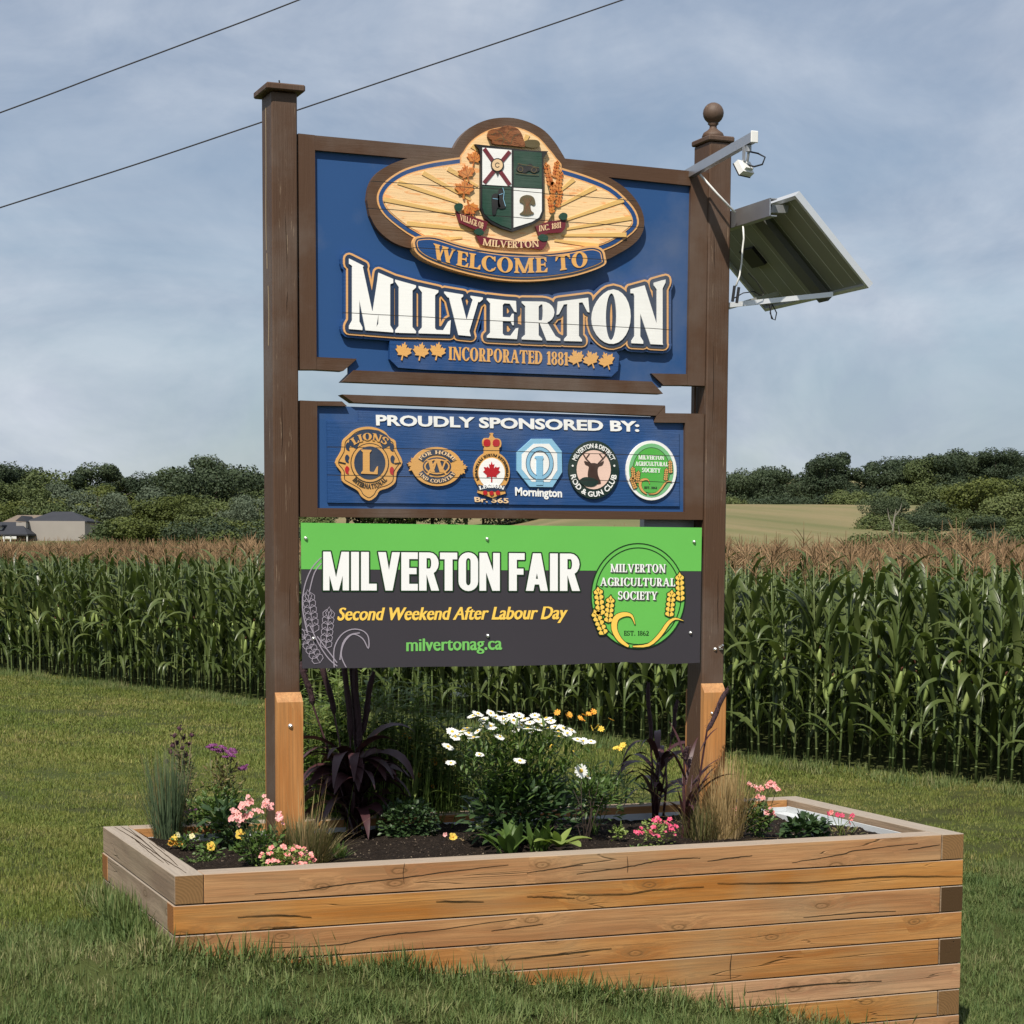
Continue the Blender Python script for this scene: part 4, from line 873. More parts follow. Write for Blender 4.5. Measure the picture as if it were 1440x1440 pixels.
# ================================================================== floodlight on its arm
ARMY = YS-.01
a0 = onY(975, 238, ARMY); 
tip = onX(1060, 193, a0.x+.012)
fl_ = tag(empty('floodlight', a0), 'small white floodlight on a grey metal arm at the top right of the sign', 'floodlight')
mb = MB(); a1 = Vector(a0)+Vector((0, .10, -.02)); wv = Vector((.016, 0, 0)); dirv = (tip-a0).normalized(); hv = Vector((1, 0, 0)).cross(dirv)*.024
mb.quadbox(a1, tip, wv, hv); mb.build('arm', m_alu, fl_)
tp = tip+dirv*(-.05)
mb = MB(); mb.box(tip.x-.02, tip.y-.012, tip.z-.028, tip.x+.02, tip.y-.002, tip.z+.03, .003); mb.build('end_cap', m_whitep, fl_)
mb = MB(); k = tp+Vector((0, 0, -.028)); mb.tube([k, k+Vector((0, 0, -.03))], .014, 10); mb.tube([k+Vector((0, 0, -.03)), k+Vector((0, .012, -.075))], .007, 8); mb.box(k.x-.02, k.y+.01, k.z-.075, k.x-.012, k.y+.03, k.z+.0, .0); mb.build('knuckle', m_alu2, fl_)
hc = k+Vector((0, .05, -.105)); fn = Vector((-.35, .78, -.52)).normalized(); sx_ = fn.cross(Vector((0, 0, 1))).normalized(); sy_ = sx_.cross(fn)
mb = MB(); mb.quadbox(hc-fn*.018, hc+fn*.012, sx_*.045, sy_*.035); mb.quadbox(hc-fn*.034, hc-fn*.0185, sx_*.03, sy_*.022); hd = mb.build('lamp_head', m_whitep, fl_)
mb = MB(); mb.quadbox(hc+fn*.0125, hc+fn*.018, sx_*.047, sy_*.037); mb.build('lens', m_blackp, fl_)
mb = MB(); c0 = hc-fn*.03; mb.tube([c0, c0+Vector((.02, -.03, -.012)), c0+Vector((.05, -.06, -.004)), c0+Vector((.06, -.07, .03)), c0+Vector((.03, -.05, .05)), k+Vector((.0, -.005, -.03))], .0045, 6); mb.build('cable', m_blackp, fl_, True)
# ================================================================== solar panel
ya = .30; A = onY(1118, 275, ya); B = onY(1222, 405, ya)
C3 = onX(1076, 440, B.x); yd = min(max(C3.y, 1.2), 1.75); D3 = Vector((A.x, yd, A.z)); C3 = Vector((B.x, yd, B.z))
sp = tag(empty('solar_panel', (XR+PW, YS+PD/2, A.z-.2)), 'tilted solar panel bracketed to the right post, seen from below', 'solar panel')
ux = (B-A).normalized(); uy = Vector((0, 1, 0)); un = ux.cross(uy); un = -un if un.z < 0 else un
Wd, Ld = (B-A).length, yd-ya; th = .035
def pbox(mb, u0, u1, v0, v1, n0, n1): a = A+ux*(u0+u1)/2+uy*v0+un*(n0+n1)/2; b = A+ux*(u0+u1)/2+uy*v1+un*(n0+n1)/2; mb.quadbox(a, b, ux*((u1-u0)/2), un*((n1-n0)/2))
for v0, v1, u0, u1 in ((0, .02, 0, Wd), (Ld-.02, Ld, 0, Wd), (.021, Ld-.021, 0, .02), (.021, Ld-.021, Wd-.02, Wd)):
    mb = MB(); pbox(mb, u0, u1, v0, v1, 0, th); mb.build('frame_bar', m_frame, sp)
mb = MB(); pbox(mb, .0205, Wd-.0205, .0205, Ld-.0205, th*.62, th*.86); mb.build('back_sheet', m_cell, sp)
mb = MB(); pbox(mb, .0205, Wd-.0205, .0205, Ld-.0205, th*.87, th*.97); mb.build('glass', m_cellf, sp)
for i in range(1, 9):
    mb = MB(); v_ = Ld*i/9; pbox(mb, .03, Wd-.03, v_-.0022, v_+.0022, th*.58, th*.62); mb.build('seam', m_line, sp)
for v_ in (.42, ):
    mb = MB(); pbox(mb, -.0, Wd-.0, v_-.05, v_+.05, -.035, -.002); mb.build('cross_rail', m_darkrail, sp)
mb = MB(); pbox(mb, .22, .34, .75, .90, .0, th*.57); mb.build('junction_box', m_blackp, sp)
# upper bracket channel from the post
q0 = onX(1029, 312, XR+PW+.02); x_ = XR+PW+.02; zt_ = onX(1083, 291, x_).z
bm0 = Vector((x_, YS+.06, zt_)); yb_ = onX(1083, 291, x_).y
mb = MB(); mb.quadbox((x_, YS+PD, zt_), (x_, yb_, zt_), (.004, 0, 0), (0, 0, .045)); mb.quadbox((x_+.02, YS+PD, zt_+.043), (x_+.02, yb_, zt_+.043), (.02, 0, 0), (0, 0, .003)); mb.quadbox((x_+.02, YS+PD, zt_-.043), (x_+.02, yb_, zt_-.043), (.02, 0, 0), (0, 0, .003)); mb.build('channel', m_alu, sp)
mb = MB(); mb.quadbox((x_+.03, yb_+.06, zt_), A+ux*.06+uy*(yb_+.06-ya), (0, .02, 0), (.004, 0, .02)); mb.build('clamp', m_alu2, sp)
e0 = onY(1028, 430, YS+.04); e1_ = onY(1170, 414, .55)
mb = MB(); mb.quadbox(Vector((XR+PW-.01, YS+.06, e0.z)), e1_, (0, .012, 0), (0, 0, .013)); mb.quadbox(Vector((XR+PW-.01, YS+PD-.01, e0.z-.02)), C3-ux*.12+Vector((0, -.3, -.02)), (0, .012, 0), (0, 0, .012)); mb.build('strut', m_frame, sp)
mb = MB(); f0 = onX(984, 246, x_-.22); mb.tube([a0+Vector((.02, -.02, -.02)), onY(1008, 272, YS-.05), onY(1034, 299, YS-.07)], .006, 6); mb.build('cable', m_whitep, sp, True)
mb = MB(); mb.tube([onY(x, y, YS-.10) for x, y in [(1045, 318), (1046, 335), (1044, 352), (1043, 370), (1040, 388), (1035, 402)]], .005, 6); mb.build('cable', m_whitep, sp, True)
mb = MB()
for x, y in ((1033, 402), (1039, 404)): mb.tube([onY(x, y, YS-.10), onY(x-3, y+22, YS-.10)], .008, 6)
mb.tube([onY(x, y, YS-.08) for x, y in [(1031, 420), (1045, 412), (1060, 410), (1072, 416), (1074, 413), (1064, 396), (1052, 384)]], .003, 5)
mb.tube([onY(x, y, YS-.08) for x, y in [(1082, 428), (1085, 448), (1090, 450), (1092, 440), (1086, 428)]], .0035, 5); mb.tube([onY(x, y, YS-.08) for x, y in [(1086, 428), (1083, 440), (1087, 449)]], .0035, 5); mb.build('wiring', m_blackp, sp)
# ================================================================== GROUND
def grid_axis(c, spans):
    out = [0.]; 
    for n, st in spans:
        for _ in range(n): out.append(out[-1]+st)
    return np.array(sorted([c-a for a in out[1:]]+[c+a for a in out]))
gx = grid_axis(1.5, [(44, .25), (20, 1.0), (30, 6), (30, 30), (12, 120)]); gy = grid_axis(2.0, [(44, .25), (20, 1.0), (30, 6), (30, 30), (12, 120)])
GX, GY = np.meshgrid(gx, gy); GZ = T(GX, GY)
inb = (GX > .1) & (GX < 4.14) & (GY > .1) & (GY < 1.7); GZ = np.where(inb, -.9-.3, GZ)
nx_, ny_ = len(gx), len(gy)
V = np.stack([GX, GY, GZ], -1).reshape(-1, 3)
F = [(j*nx_+i, j*nx_+i+1, (j+1)*nx_+i+1, (j+1)*nx_+i) for j in range(ny_-1) for i in range(nx_-1)]
m, nt = newmat('lawn_ground'); P = N(nt, 'ShaderNodeNewGeometry').outputs['Position']
ds = N(nt, 'ShaderNodeVectorMath', operation='DISTANCE'); nt.links.new(P, ds.inputs[0]); ds.inputs[1].default_value = CAM
c_near = mixc(nt, ramp(nt, [(.35, (0,0,0)), (.65, (1,1,1))], noise(nt, 30, P, 5, .7)).outputs[0], (.024, .028, .011), (.075, .068, .030))
c_near = mixc(nt, ramp(nt, [(.35, (.25,.25,.25)), (.60, (1,1,1))], noise(nt, 1.1, P, 4)).outputs[0], c_near, (.072, .088, .026))
c_far = ramp(nt, [(.35, (.13, .14, .06)), (.46, (.25, .20, .11)), (.54, (.18, .17, .08)), (.66, (.11, .13, .055))], noise(nt, .02, P, 6, .6, .4, (1, .25, 1))).outputs[0]
c_far = mixc(nt, mathn(nt, 'MULTIPLY', noise(nt, 1.5, P, 4), .5), c_far, (.10, .10, .04))
fac = ramp(nt, [(0, (0,0,0)), (1, (1,1,1))], mathn(nt, 'DIVIDE', mathn(nt, 'SUBTRACT', ds.outputs[1] if len(ds.outputs) > 1 else ds.outputs[0], 150), 60, True)).outputs[0]
c = mixc(nt, fac, c_near, c_far)
finish(m, nt, principled(nt, c, .9, .1, 0, bump(nt, noise(nt, 60, P, 4, .7), .8, .03)))
me = meshdata('ground', V.tolist(), F, m, True); gr_ = link(bpy.data.objects.new('ground', me)); tag(gr_, 'grassy ground running from the planter to the fields and the far hills', None, None, 'structure')
# ---- instancing helper (only for what nobody could count)
def scatter(name, label, protos, pts, rots, scl, idx, parent=None):
    col = bpy.data.collections.new(name+'_pieces')
    for i, o in enumerate(protos):
        o.name = '%s_piece_%02d' % (name, i)
        for c_ in list(o.users_collection): c_.objects.unlink(o)
        col.objects.link(o)
    me = bpy.data.meshes.new(name); me.from_pydata([tuple(p) for p in pts], [], [])
    for nm, ty, dat, key in (('rot', 'FLOAT_VECTOR', rots, 'vector'), ('scl', 'FLOAT_VECTOR', scl, 'vector'), ('idx', 'INT', idx, 'value')):
        a = me.attributes.new(nm, ty, 'POINT'); a.data.foreach_set(key, np.asarray(dat, dtype=np.int32 if ty == 'INT' else np.float32).ravel())
    ob = link(bpy.data.objects.new(name, me), parent)
    ng = bpy.data.node_groups.new(name, 'GeometryNodeTree'); ng.interface.new_socket('Geometry', in_out='INPUT', socket_type='NodeSocketGeometry'); ng.interface.new_socket('Geometry', in_out='OUTPUT', socket_type='NodeSocketGeometry')
    gi, go = ng.nodes.new('NodeGroupInput'), ng.nodes.new('NodeGroupOutput'); ip = ng.nodes.new('GeometryNodeInstanceOnPoints'); ci = ng.nodes.new('GeometryNodeCollectionInfo')
    ci.inputs['Collection'].default_value = col; ci.inputs['Separate Children'].default_value = True; ci.inputs['Reset Children'].default_value = True
    def attr(nm, ty):
        n = ng.nodes.new('GeometryNodeInputNamedAttribute'); n.data_type = ty; n.inputs[0].default_value = nm; return n.outputs[0]
    lk = ng.links.new; lk(gi.outputs[0], ip.inputs['Points']); lk(ci.outputs[0], ip.inputs['Instance']); ip.inputs['Pick Instance'].default_value = True
    lk(attr('idx', 'INT'), ip.inputs['Instance Index']); lk(attr('scl', 'FLOAT_VECTOR'), ip.inputs['Scale'])
    e2r = ng.nodes.new('FunctionNodeEulerToRotation'); lk(attr('rot', 'FLOAT_VECTOR'), e2r.inputs[0]); lk(e2r.outputs[0], ip.inputs['Rotation'])
    lk(ip.outputs[0], go.inputs[0]); md = ob.modifiers.new('scatter', 'NODES'); md.node_group = ng
    return tag(ob, label, None, None, 'stuff')
m_grass = leafmat('lawn_grass', [(.086, .128, .026), (.135, .175, .038), (.205, .215, .056), (.32, .26, .12)], .24, .6, .2, vs=.75, nw=.5)
m_rough = leafmat('rough_grass', [(.056, .096, .032), (.098, .148, .046), (.155, .190, .066), (.30, .26, .14)], .24, .6, .2, vs=1.3, nw=.45)
def tuft(n, rad, h, wd, mat, lean=.6, droop=9):
    mb = MB()
    for _ in range(n):
        a, r_ = random.uniform(0, 6.283), rad*math.sqrt(random.random()); hh = h*random.uniform(.5, 1.25)
        mb.ribbon((r_*math.cos(a), r_*math.sin(a), -.01), random.uniform(0, 6.283), R(random.uniform(90-75*lean, 90)), hh, wd*random.uniform(.7, 1.3), droop*random.uniform(.3, 1.3), 3, .1, basew=.8)
    return mb.build('tuft', mat)
lawn_p = [tuft(80, .13, .036, .0042, m_grass, .95, 14) for _ in range(5)]
rough_p = [tuft(80, .12, .070, .0046, m_rough, 1.05, 13) for _ in range(5)]
far_p = [tuft(60, .22, .045, .008, m_grass, .9, 8) for _ in range(4)]
# front edge of the corn
E0 = Vector((9.72, 7.03)); E1 = Vector((3.01, 28.85)); ED = (E1-E0).normalized(); EN = Vector((ED.y, -ED.x))
if EN.dot(CF) < 0: EN = -EN
def camsp(x, y): return (x-CAM.x)*CR_.x+(y-CAM.y)*CR_.y, (x-CAM.x)*CF.x+(y-CAM.y)*CF.y
def band_pts(n, d0, d1, lo=-1.0, hi=1.0):
    n = int(n*1.35); dep = np.sqrt(rng.uniform(d0*d0, d1*d1, n)); lat = rng.uniform(lo, hi, n)*(dep*.33+1.6)
    x = CAM.x+CR_.x*lat+CF.x*dep; y = CAM.y+CR_.y*lat+CF.y*dep
    k = ~((x > -.02) & (x < 4.26) & (y > -.02) & (y < 1.80)); k &= ((x-E0.x)*EN.x+(y-E0.y)*EN.y) < .35
    return x[k], y[k]
def scat(name, label, protos, xy, s0, s1):
    x, y = xy; n = len(x); z = T(x, y); s = rng.uniform(s0, s1, n)
    pn = .75+.5*(np.sin(x*2.1+1.3*np.sin(y*1.7))*np.sin(y*1.9+np.sin(x*1.3))*.5+.5)
    rot = np.stack([rng.normal(0, .1, n), rng.normal(0, .1, n), rng.uniform(0, 6.283, n)], 1)
    return scatter(name, label, protos, np.stack([x, y, z], 1), rot, np.stack([s, s, s*pn], 1), rng.integers(0, len(protos), n))
def wmask(xy, f):
    x, y = xy; k = f(x, y); return x[k], y[k]
def front(x, y): return (y < .15) | (x > 4.2)
roughzone = lambda x, y: (y < 1.1+.25*np.sin(x*3)) & (x < .2) | (y < .3) | (x > 4.2) & (y < 3.2+.4*np.sin(x*2))
a = band_pts(5200, 7.2, 15); lawn_xy = wmask(a, lambda x, y: ~roughzone(x, y)); 
b_ = wmask(band_pts(9000, 7.2, 15), roughzone)
l2 = band_pts(7000, 10, 22); l2 = wmask(l2, lambda x, y: ~roughzone(x, y))
lx_, ly_ = np.concatenate([lawn_xy[0], l2[0]]), np.concatenate([lawn_xy[1], l2[1]])
scat('lawn_grass', 'short mown lawn grass', lawn_p, (lx_, ly_), .8, 1.2)
scat('rough_grass', 'longer rough grass around the foot of the planter', rough_p, b_, .55, 1.15)
scat('far_lawn_grass', 'lawn grass running up to the corn', far_p, band_pts(9000, 20, 38), .8, 1.3)
# unmown fringe against the planter and the corn
fx, fy = [], []
for _ in range(120): fx.append(random.uniform(-.1, 4.3)); fy.append(-abs(random.gauss(.03, .03)))
for _ in range(120): fx.append(-abs(random.gauss(.03, .03))); fy.append(random.uniform(0, 1.7))
for _ in range(900):
    t_, o_ = random.uniform(-3, 30), random.gauss(-.15, .22); fx.append(E0.x+ED.x*t_+EN.x*o_); fy.append(E0.y+ED.y*t_+EN.y*o_)
fr_p = [tuft(34, .10, .125, .006, m_rough, .8, 7) for _ in range(4)]
scat('fringe_grass', 'tall unmown grass fringe against the timbers and along the corn', fr_p, (np.array(fx), np.array(fy)), .6, 1.25)
# ================================================================== CORN
m_cleaf = leafmat('corn_leaf', [(.028, .052, .014), (.054, .084, .023), (.098, .130, .038), (.20, .215, .080)], .26, .38, .5)
m_cstalk = leafmat('corn_stalk', [(.06, .10, .03), (.10, .14, .045), (.16, .17, .07)], 0, .5)
m_cear = leafmat('corn_ear', [(.17, .24, .065), (.24, .31, .09), (.28, .32, .12)], .1, .5)
m_ctas = leafmat('corn_tassel', [(.18, .110, .058), (.27, .170, .090), (.38, .26, .15)], .15, .7, .2)
m_silk = simple('corn_silk', (.10, .035, .02), .8)
CH = 2.12
def mk_leaf_mesh(i):
    mb = MB(); L_ = [.86, .74, .66, .92][i]
    mb.ribbon((0, 0, 0), 0, R([64, 54, 77, 71][i]), L_, [.098, .086, .080, .104][i], [3.2, 4.4, 1.5, 2.2][i], 8, .32, twist=[.5, -.6, .9, -.3][i], basew=.55, bulge=.35)
    return meshdata('leaf', mb.v, mb.f, m_cleaf, True)
LM = [mk_leaf_mesh(i) for i in range(4)]
mb = MB(); mb.tube([(0, 0, -.05), (.004, 0, .5), (-.004, .003, 1.1), (.002, 0, 1.7), (0, 0, CH)], [.014, .0135, .012, .009, .005], 6)
for z in (.18, .4, .62, .85): mb.tube([(0, 0, z-.008), (0, 0, z+.008)], .0165, 6)
SM = meshdata('stalk', mb.v, mb.f, m_cstalk, True)
def mk_ear(s):
    mb = MB(); pts = [(0, 0, 0), (.02, 0, .05), (.04, 0, .13), (.05, 0, .20), (.056, 0, .25)]
    mb.tube(pts, [.012, .027, .030, .022, .006], 7); mb.tube([(.055, 0, .24), (.062, 0, .275), (.075, 0, .285)], [.008, .01, .004], 5, 1)
    me = meshdata('ear', mb.v, mb.f, [m_cear, m_silk], True); me.polygons.foreach_set('material_index', mb.m); return me
EM = mk_ear(0)
def mk_tassel(seed):
    rs = random.Random(seed); mb = MB(); mb.tube([(0, 0, 0), (0, 0, .12), (.004, 0, .36)], [.005, .0055, .002], 4)
    for k in range(9):
        a = rs.uniform(0, 6.283); z = rs.uniform(.03, .16); l = rs.uniform(.14, .24); e_ = R(rs.uniform(38, 72)); p = Vector((0, 0, z)); d = Vector((math.cos(a)*math.cos(e_), math.sin(a)*math.cos(e_), math.sin(e_)))
        mb.tube([p, p+d*l*.5, p+d*l+Vector((0, 0, -.02))], [.0045, .0045, .002], 3, cap=False)
    return meshdata('tassel', mb.v, mb.f, m_ctas)
TM = [mk_tassel(i) for i in range(3)]
def plant_spec(seed):
    rs = random.Random(seed); sp = []
    base = rs.uniform(0, math.pi)
    for k in range(15):
        z = .26+rs.uniform(-.03, .03)+(CH-.40)*k/15; sc = 1.0 if 3 < k < 11 else (.72 if k <= 3 else .66)
        sp.append((rs.randrange(4), z, base+math.pi*k+rs.gauss(0, .35), sc*rs.uniform(.88, 1.1), rs.gauss(0, .16)+(.12 if k > 11 else 0)+(.30 if k < 2 else 0)))
    ears = [(z, base+rs.uniform(-.5, .5)+i*math.pi, rs.uniform(.85, 1.1)) for i, z in enumerate([rs.uniform(.80, 1.0)]+([rs.uniform(.62, .75)] if rs.random() < .3 else []))]
    return sp, ears
SPECS = [plant_spec(i) for i in range(7)]
def new_corn(i, x, y, z, rz, s):
    root = bpy.data.objects.new('corn_plant', None); root.empty_display_size = .1; COL.objects.link(root); root.location = (x, y, z); root.rotation_euler = (random.gauss(0, .03), random.gauss(0, .03), rz); root.scale = (s, s, s)
    sp, ears = SPECS[i]
    def ch(me, loc=(0, 0, 0), rot=(0, 0, 0), sc=1, nm=None):
        o = bpy.data.objects.new(nm or me.name.split('.')[0], me); o.location = loc; o.rotation_euler = rot; o.scale = (sc, sc, sc); COL.objects.link(o); o.parent = root
    ch(SM); 
    for li, z_, a, sc, tl in sp: ch(LM[li], (0, 0, z_), (0, tl, a), sc)
    for z_, a, sc in ears: ch(EM, (0, 0, z_), (0, 0, a), sc)
    ch(TM[i % 3], (0, 0, CH-.02), (0, 0, rz*3))
    return tag(root, 'tall green corn plant with a rusty tassel in the front rows of the cornfield', 'corn plant', 'corn plants along the edge of the field')
def in_view(x, y, m_=.5):
    la, de = camsp(x, y); return de > 2 and abs(la) < de*.2535+m_
def side_view(x, y):
    la, de = camsp(x, y); return de > 2 and abs(la) < de*.33+2.5
cand = []
for row in range(0, 300):
    off = .3+row*.75
    step = .19 if row < 14 else (.42 if row < 40 else .9)
    if (row >= 40 and row % 2) or (row >= 110 and row % 4): continue
    t_ = -8.
    while t_ < 330:
        t_ += step*random.uniform(.75, 1.25)
        x, y = E0.x+ED.x*t_+EN.x*(off+random.gauss(0, .035)), E0.y+ED.y*t_+EN.y*(off+random.gauss(0, .035))
        if in_view(x, y, .7) or (row < 60 and side_view(x, y)): cand.append((x, y, row, camsp(x, y)[1]))
near = [c for c in cand if c[2] < 6 and in_view(c[0], c[1], .5)]; near.sort(key=lambda c: c[3]+c[2]*3.2); far_lim = lambda c: 250 if camsp(c[0], c[1])[0] < 0 else 150
chosen = near[:300]; cs_ = set(id(c) for c in chosen); rest = [c for c in cand if id(c) not in cs_ and c[3] < far_lim(c)]
for k, (x, y, r_, d) in enumerate(chosen): new_corn(k % 7, x, y, Tz(x, y), random.uniform(0, 6.283), random.uniform(.91, 1.03)+(.05 if random.random() < .1 else 0))
def joined(i, far=False):
    mb = MB(); sp, ears = SPECS[i]; mats = [m_cstalk, m_cleaf, m_cear, m_ctas, m_silk]
    def addm(me, M4, mi):
        mb.add([M4 @ v.co for v in me.vertices], [tuple(p.vertices) for p in me.polygons], mi)
    if not far: addm(SM, Matrix.Identity(4), 0)
    for li, z_, a, sc, tl in (sp[7:] if far else sp): addm(LM[li], Matrix.Translation((0, 0, z_)) @ Matrix.Rotation(a, 4, 'Z') @ Matrix.Rotation(tl, 4, 'Y') @ Matrix.Scale(sc, 4), 1)
    if not far:
        for z_, a, sc in ears: addm(EM, Matrix.Translation((0, 0, z_)) @ Matrix.Rotation(a, 4, 'Z') @ Matrix.Scale(sc, 4), 2)
    addm(TM[i % 3], Matrix.Translation((0, 0, CH-.02)), 3); return mb.build('corn', mats, smooth=False)
jn = [joined(i) for i in range(5)]; jf = [joined(i, True) for i in range(4)]
def corn_scatter(name, label, protos, cc_):
    n = len(cc_); x = np.array([c[0] for c in cc_]); y = np.array([c[1] for c in cc_]); s = rng.uniform(.92, 1.05, n)
    scatter(name, label, protos, np.stack([x, y, T(x, y)], 1), np.stack([rng.normal(0, .03, n), rng.normal(0, .03, n), rng.uniform(0, 6.28, n)], 1), np.stack([s]*3, 1), rng.integers(0, len(protos), n))
corn_scatter('cornfield', 'rows of green corn behind the front rows', jn, [c for c in rest if c[2] < 14])
corn_scatter('far_cornfield', 'rust-coloured tassels of the far rows of the cornfield', jf, [c for c in rest if c[2] >= 14])
print('corn', len(chosen), len(rest))
# ================================================================== TREES
m_bark = simple('tree_bark', (.10, .085, .065), .9, .1, var=.3, bmp=.5)
m_crown = leafmat('tree_leaves', [(.026, .044, .016), (.056, .078, .028), (.094, .118, .040), (.14, .16, .055)], .10, .6, .2, vs=.09, tree_=True)
m_crown2 = leafmat('grey_green_leaves', [(.055, .075, .045), (.085, .11, .07), (.13, .15, .10)], .10, .6, .2, vs=.09, tree_=True)
m_crown3 = leafmat('yellow_green_leaves', [(.050, .070, .018), (.090, .108, .026), (.145, .152, .038)], .12, .6, .2, vs=.09, tree_=True)
m_dark = leafmat('dark_leaves', [(.018, .032, .018), (.042, .061, .031), (.074, .098, .046)], .08, .6, .2, vs=.09, tree_=True)
def crown_mesh(seed, n, kind):
    """unit tree: 1 high; crown of many leaf clumps spread through lumpy lobes"""
    rs = np.random.default_rng(seed); V, F = [], []
    lobes = []
    nl = 16 if kind != 'tall' else 12
    for k in range(nl):
        a = rs.uniform(0, 6.283); 
        if kind == 'round': zz = rs.uniform(.32, .86); rr = .30*math.sqrt(max(.03, 1-((zz-.55)/.42)**2)); s = rs.uniform(.11, .19)
        elif kind == 'wide': zz = rs.uniform(.30, .80); rr = .42*math.sqrt(max(.03, 1-((zz-.45)/.45)**2)); s = rs.uniform(.12, .20)
        else: zz = rs.uniform(.22, .92); rr = .17*(1.15-zz); s = rs.uniform(.07, .13)
        r2 = rr*rs.uniform(.5, 1); lobes.append((r2*math.cos(a), r2*math.sin(a), zz, s))
    lobes.append((0, 0, .55, .24 if kind != 'tall' else .13))
    for k in range(n):
        lx, ly, lz, s = lobes[rs.integers(len(lobes))]
        d = rs.normal(size=3); d /= np.linalg.norm(d); d[2] = d[2]*.9+.12
        rr = s*rs.uniform(.72, 1.08)**.7*(1+.18*math.sin(7*d[0]+seed)*math.sin(6*d[1]+3*d[2]))
        p = np.array([lx, ly, lz])+d*rr*np.array([1, 1, .85])
        nn = d+rs.normal(size=3)*.55; nn /= np.linalg.norm(nn); t = np.cross(nn, rs.normal(size=3)); t /= np.linalg.norm(t); b = np.cross(nn, t); q = rs.uniform(.006, .014)
        o = len(V); V += [tuple(p-t*q-b*q*.6), tuple(p+t*q*.9-b*q*.7), tuple(p+t*q*.7+b*q), tuple(p-t*q*.8+b*q*.8)]; F.append((o, o+1, o+2, o+3))
    return V, F
def trunk_mesh(seed, kind):
    rs = random.Random(seed); mb = MB(); mb.tube([(0, 0, -.05), (rs.uniform(-.01, .01), 0, .25), (rs.uniform(-.02, .02), 0, .55), (0, 0, .8)], [.022, .018, .011, .004], 6)
    for k in range(6):
        a = rs.uniform(0, 6.28); z = rs.uniform(.25, .55); l = rs.uniform(.15, .3); mb.tube([(0, 0, z), (l*.5*math.cos(a), l*.5*math.sin(a), z+l*.5), (l*math.cos(a), l*math.sin(a), z+l*.8)], [.009, .006, .002], 4)
    return meshdata('trunk', mb.v, mb.f, m_bark)
PROT = []
for i, (kind, mat) in enumerate([('round', m_crown), ('wide', m_crown), ('round', m_dark), ('tall', m_dark), ('wide', m_crown2), ('wide', m_crown3), ('round', m_crown3), ('wide', m_dark), ('round', m_crown2)]):
    V, F = crown_mesh(i+3, 10000, kind); PROT.append((meshdata('crown', V, F, mat), trunk_mesh(i, kind)))
ORD = 'first second third fourth fifth sixth seventh eighth ninth tenth eleventh twelfth thirteenth fourteenth fifteenth sixteenth seventeenth eighteenth nineteenth twentieth twenty-first twenty-second twenty-third twenty-fourth twenty-fifth twenty-sixth twenty-seventh twenty-eighth twenty-ninth thirtieth thirty-first thirty-second thirty-third thirty-fourth thirty-fifth'.split()
GC = {}
def tree(px, ytop, dep, hm, kind, label, group=None, wx=1.0):
    if group and 'past' not in group:
        GC[group] = GC.get(group, 0)+1; label = '%s, %s from the left' % (label, ORD[GC[group]-1])
    """top of the crown at pixel (px, ytop), dep metres away, hm metres tall"""
    top = atD(px, ytop, dep); root = empty('tree', (top.x, top.y, top.z-hm*.97), random.uniform(0, 6.28)); root.scale = (hm*wx, hm*wx, hm)
    tag(root, label, 'tree', group); c, t = PROT[kind]
    for nm, me in (('crown', c), ('trunk', t)): o = bpy.data.objects.new(nm, me); COL.objects.link(o); o.parent = root
    return root
# trees of the wooded rises, row by row
lt = np.array([(-30, 640), (0, 644), (28, 650), (67, 654), (89, 660), (117, 661), (150, 651), (178, 660), (211, 665), (250, 663), (270, 652), (290, 645), (310, 645), (330, 654), (350, 656), (372, 664), (420, 668)])
rtp = np.array([(985, 672), (1022, 667), (1045, 670), (1062, 664), (1092, 657), (1106, 678), (1118, 682), (1135, 656), (1160, 641), (1191, 646), (1206, 659), (1240, 644), (1271, 641), (1299, 642), (1347, 640), (1406, 635), (1440, 637), (1480, 634)])
x_ = -20
while x_ < 430:
    tree(x_, np.interp(x_, lt[:, 0], lt[:, 1])+random.choice([-8, -3, 0, 4, 9]), random.uniform(470, 500), random.uniform(11, 19), random.choice([0, 1, 2, 3, 7]), 'dark green skyline tree left of the sign', 'skyline trees left of the sign', 1.15); x_ += random.uniform(20, 32)
x_ = -15
while x_ < 420:
    tree(x_, np.interp(x_, lt[:, 0], lt[:, 1])+random.uniform(20, 30), random.uniform(420, 450), random.uniform(13, 16), random.choice([0, 1, 5, 8, 0]), 'mid green tree on the middle slope left of the sign', 'middle slope trees left of the sign', 1.25); x_ += random.uniform(24, 34)
x_ = -10
while x_ < 430:
    tree(x_, random.uniform(693, 704), random.uniform(370, 395), random.uniform(11, 13), random.choice([5, 6, 1, 5, 0]), 'yellowish green tree low on the left slope' , 'lower trees left of the sign', 1.3); x_ += random.uniform(26, 36)
x_ = 172
while x_ < 420:
    tree(x_, random.uniform(722, 733), random.uniform(305, 330), random.uniform(10, 12), random.choice([6, 5, 1, 7]), 'low bushy tree just behind the corn at the left', 'low trees behind the corn left', 1.35); x_ += random.uniform(22, 32)
tree(305, 643, 400, 17, 7, 'largest round dark tree on the left skyline, just left of the sign post', None, 1.3)
tree(350, 690, 350, 11, 4, 'pale grey-green willow-like tree close to the left post', None, 1.1)
tree(137, 683, 380, 12, 4, 'pale grey-green tree above the grey house roof', None, 1.2)
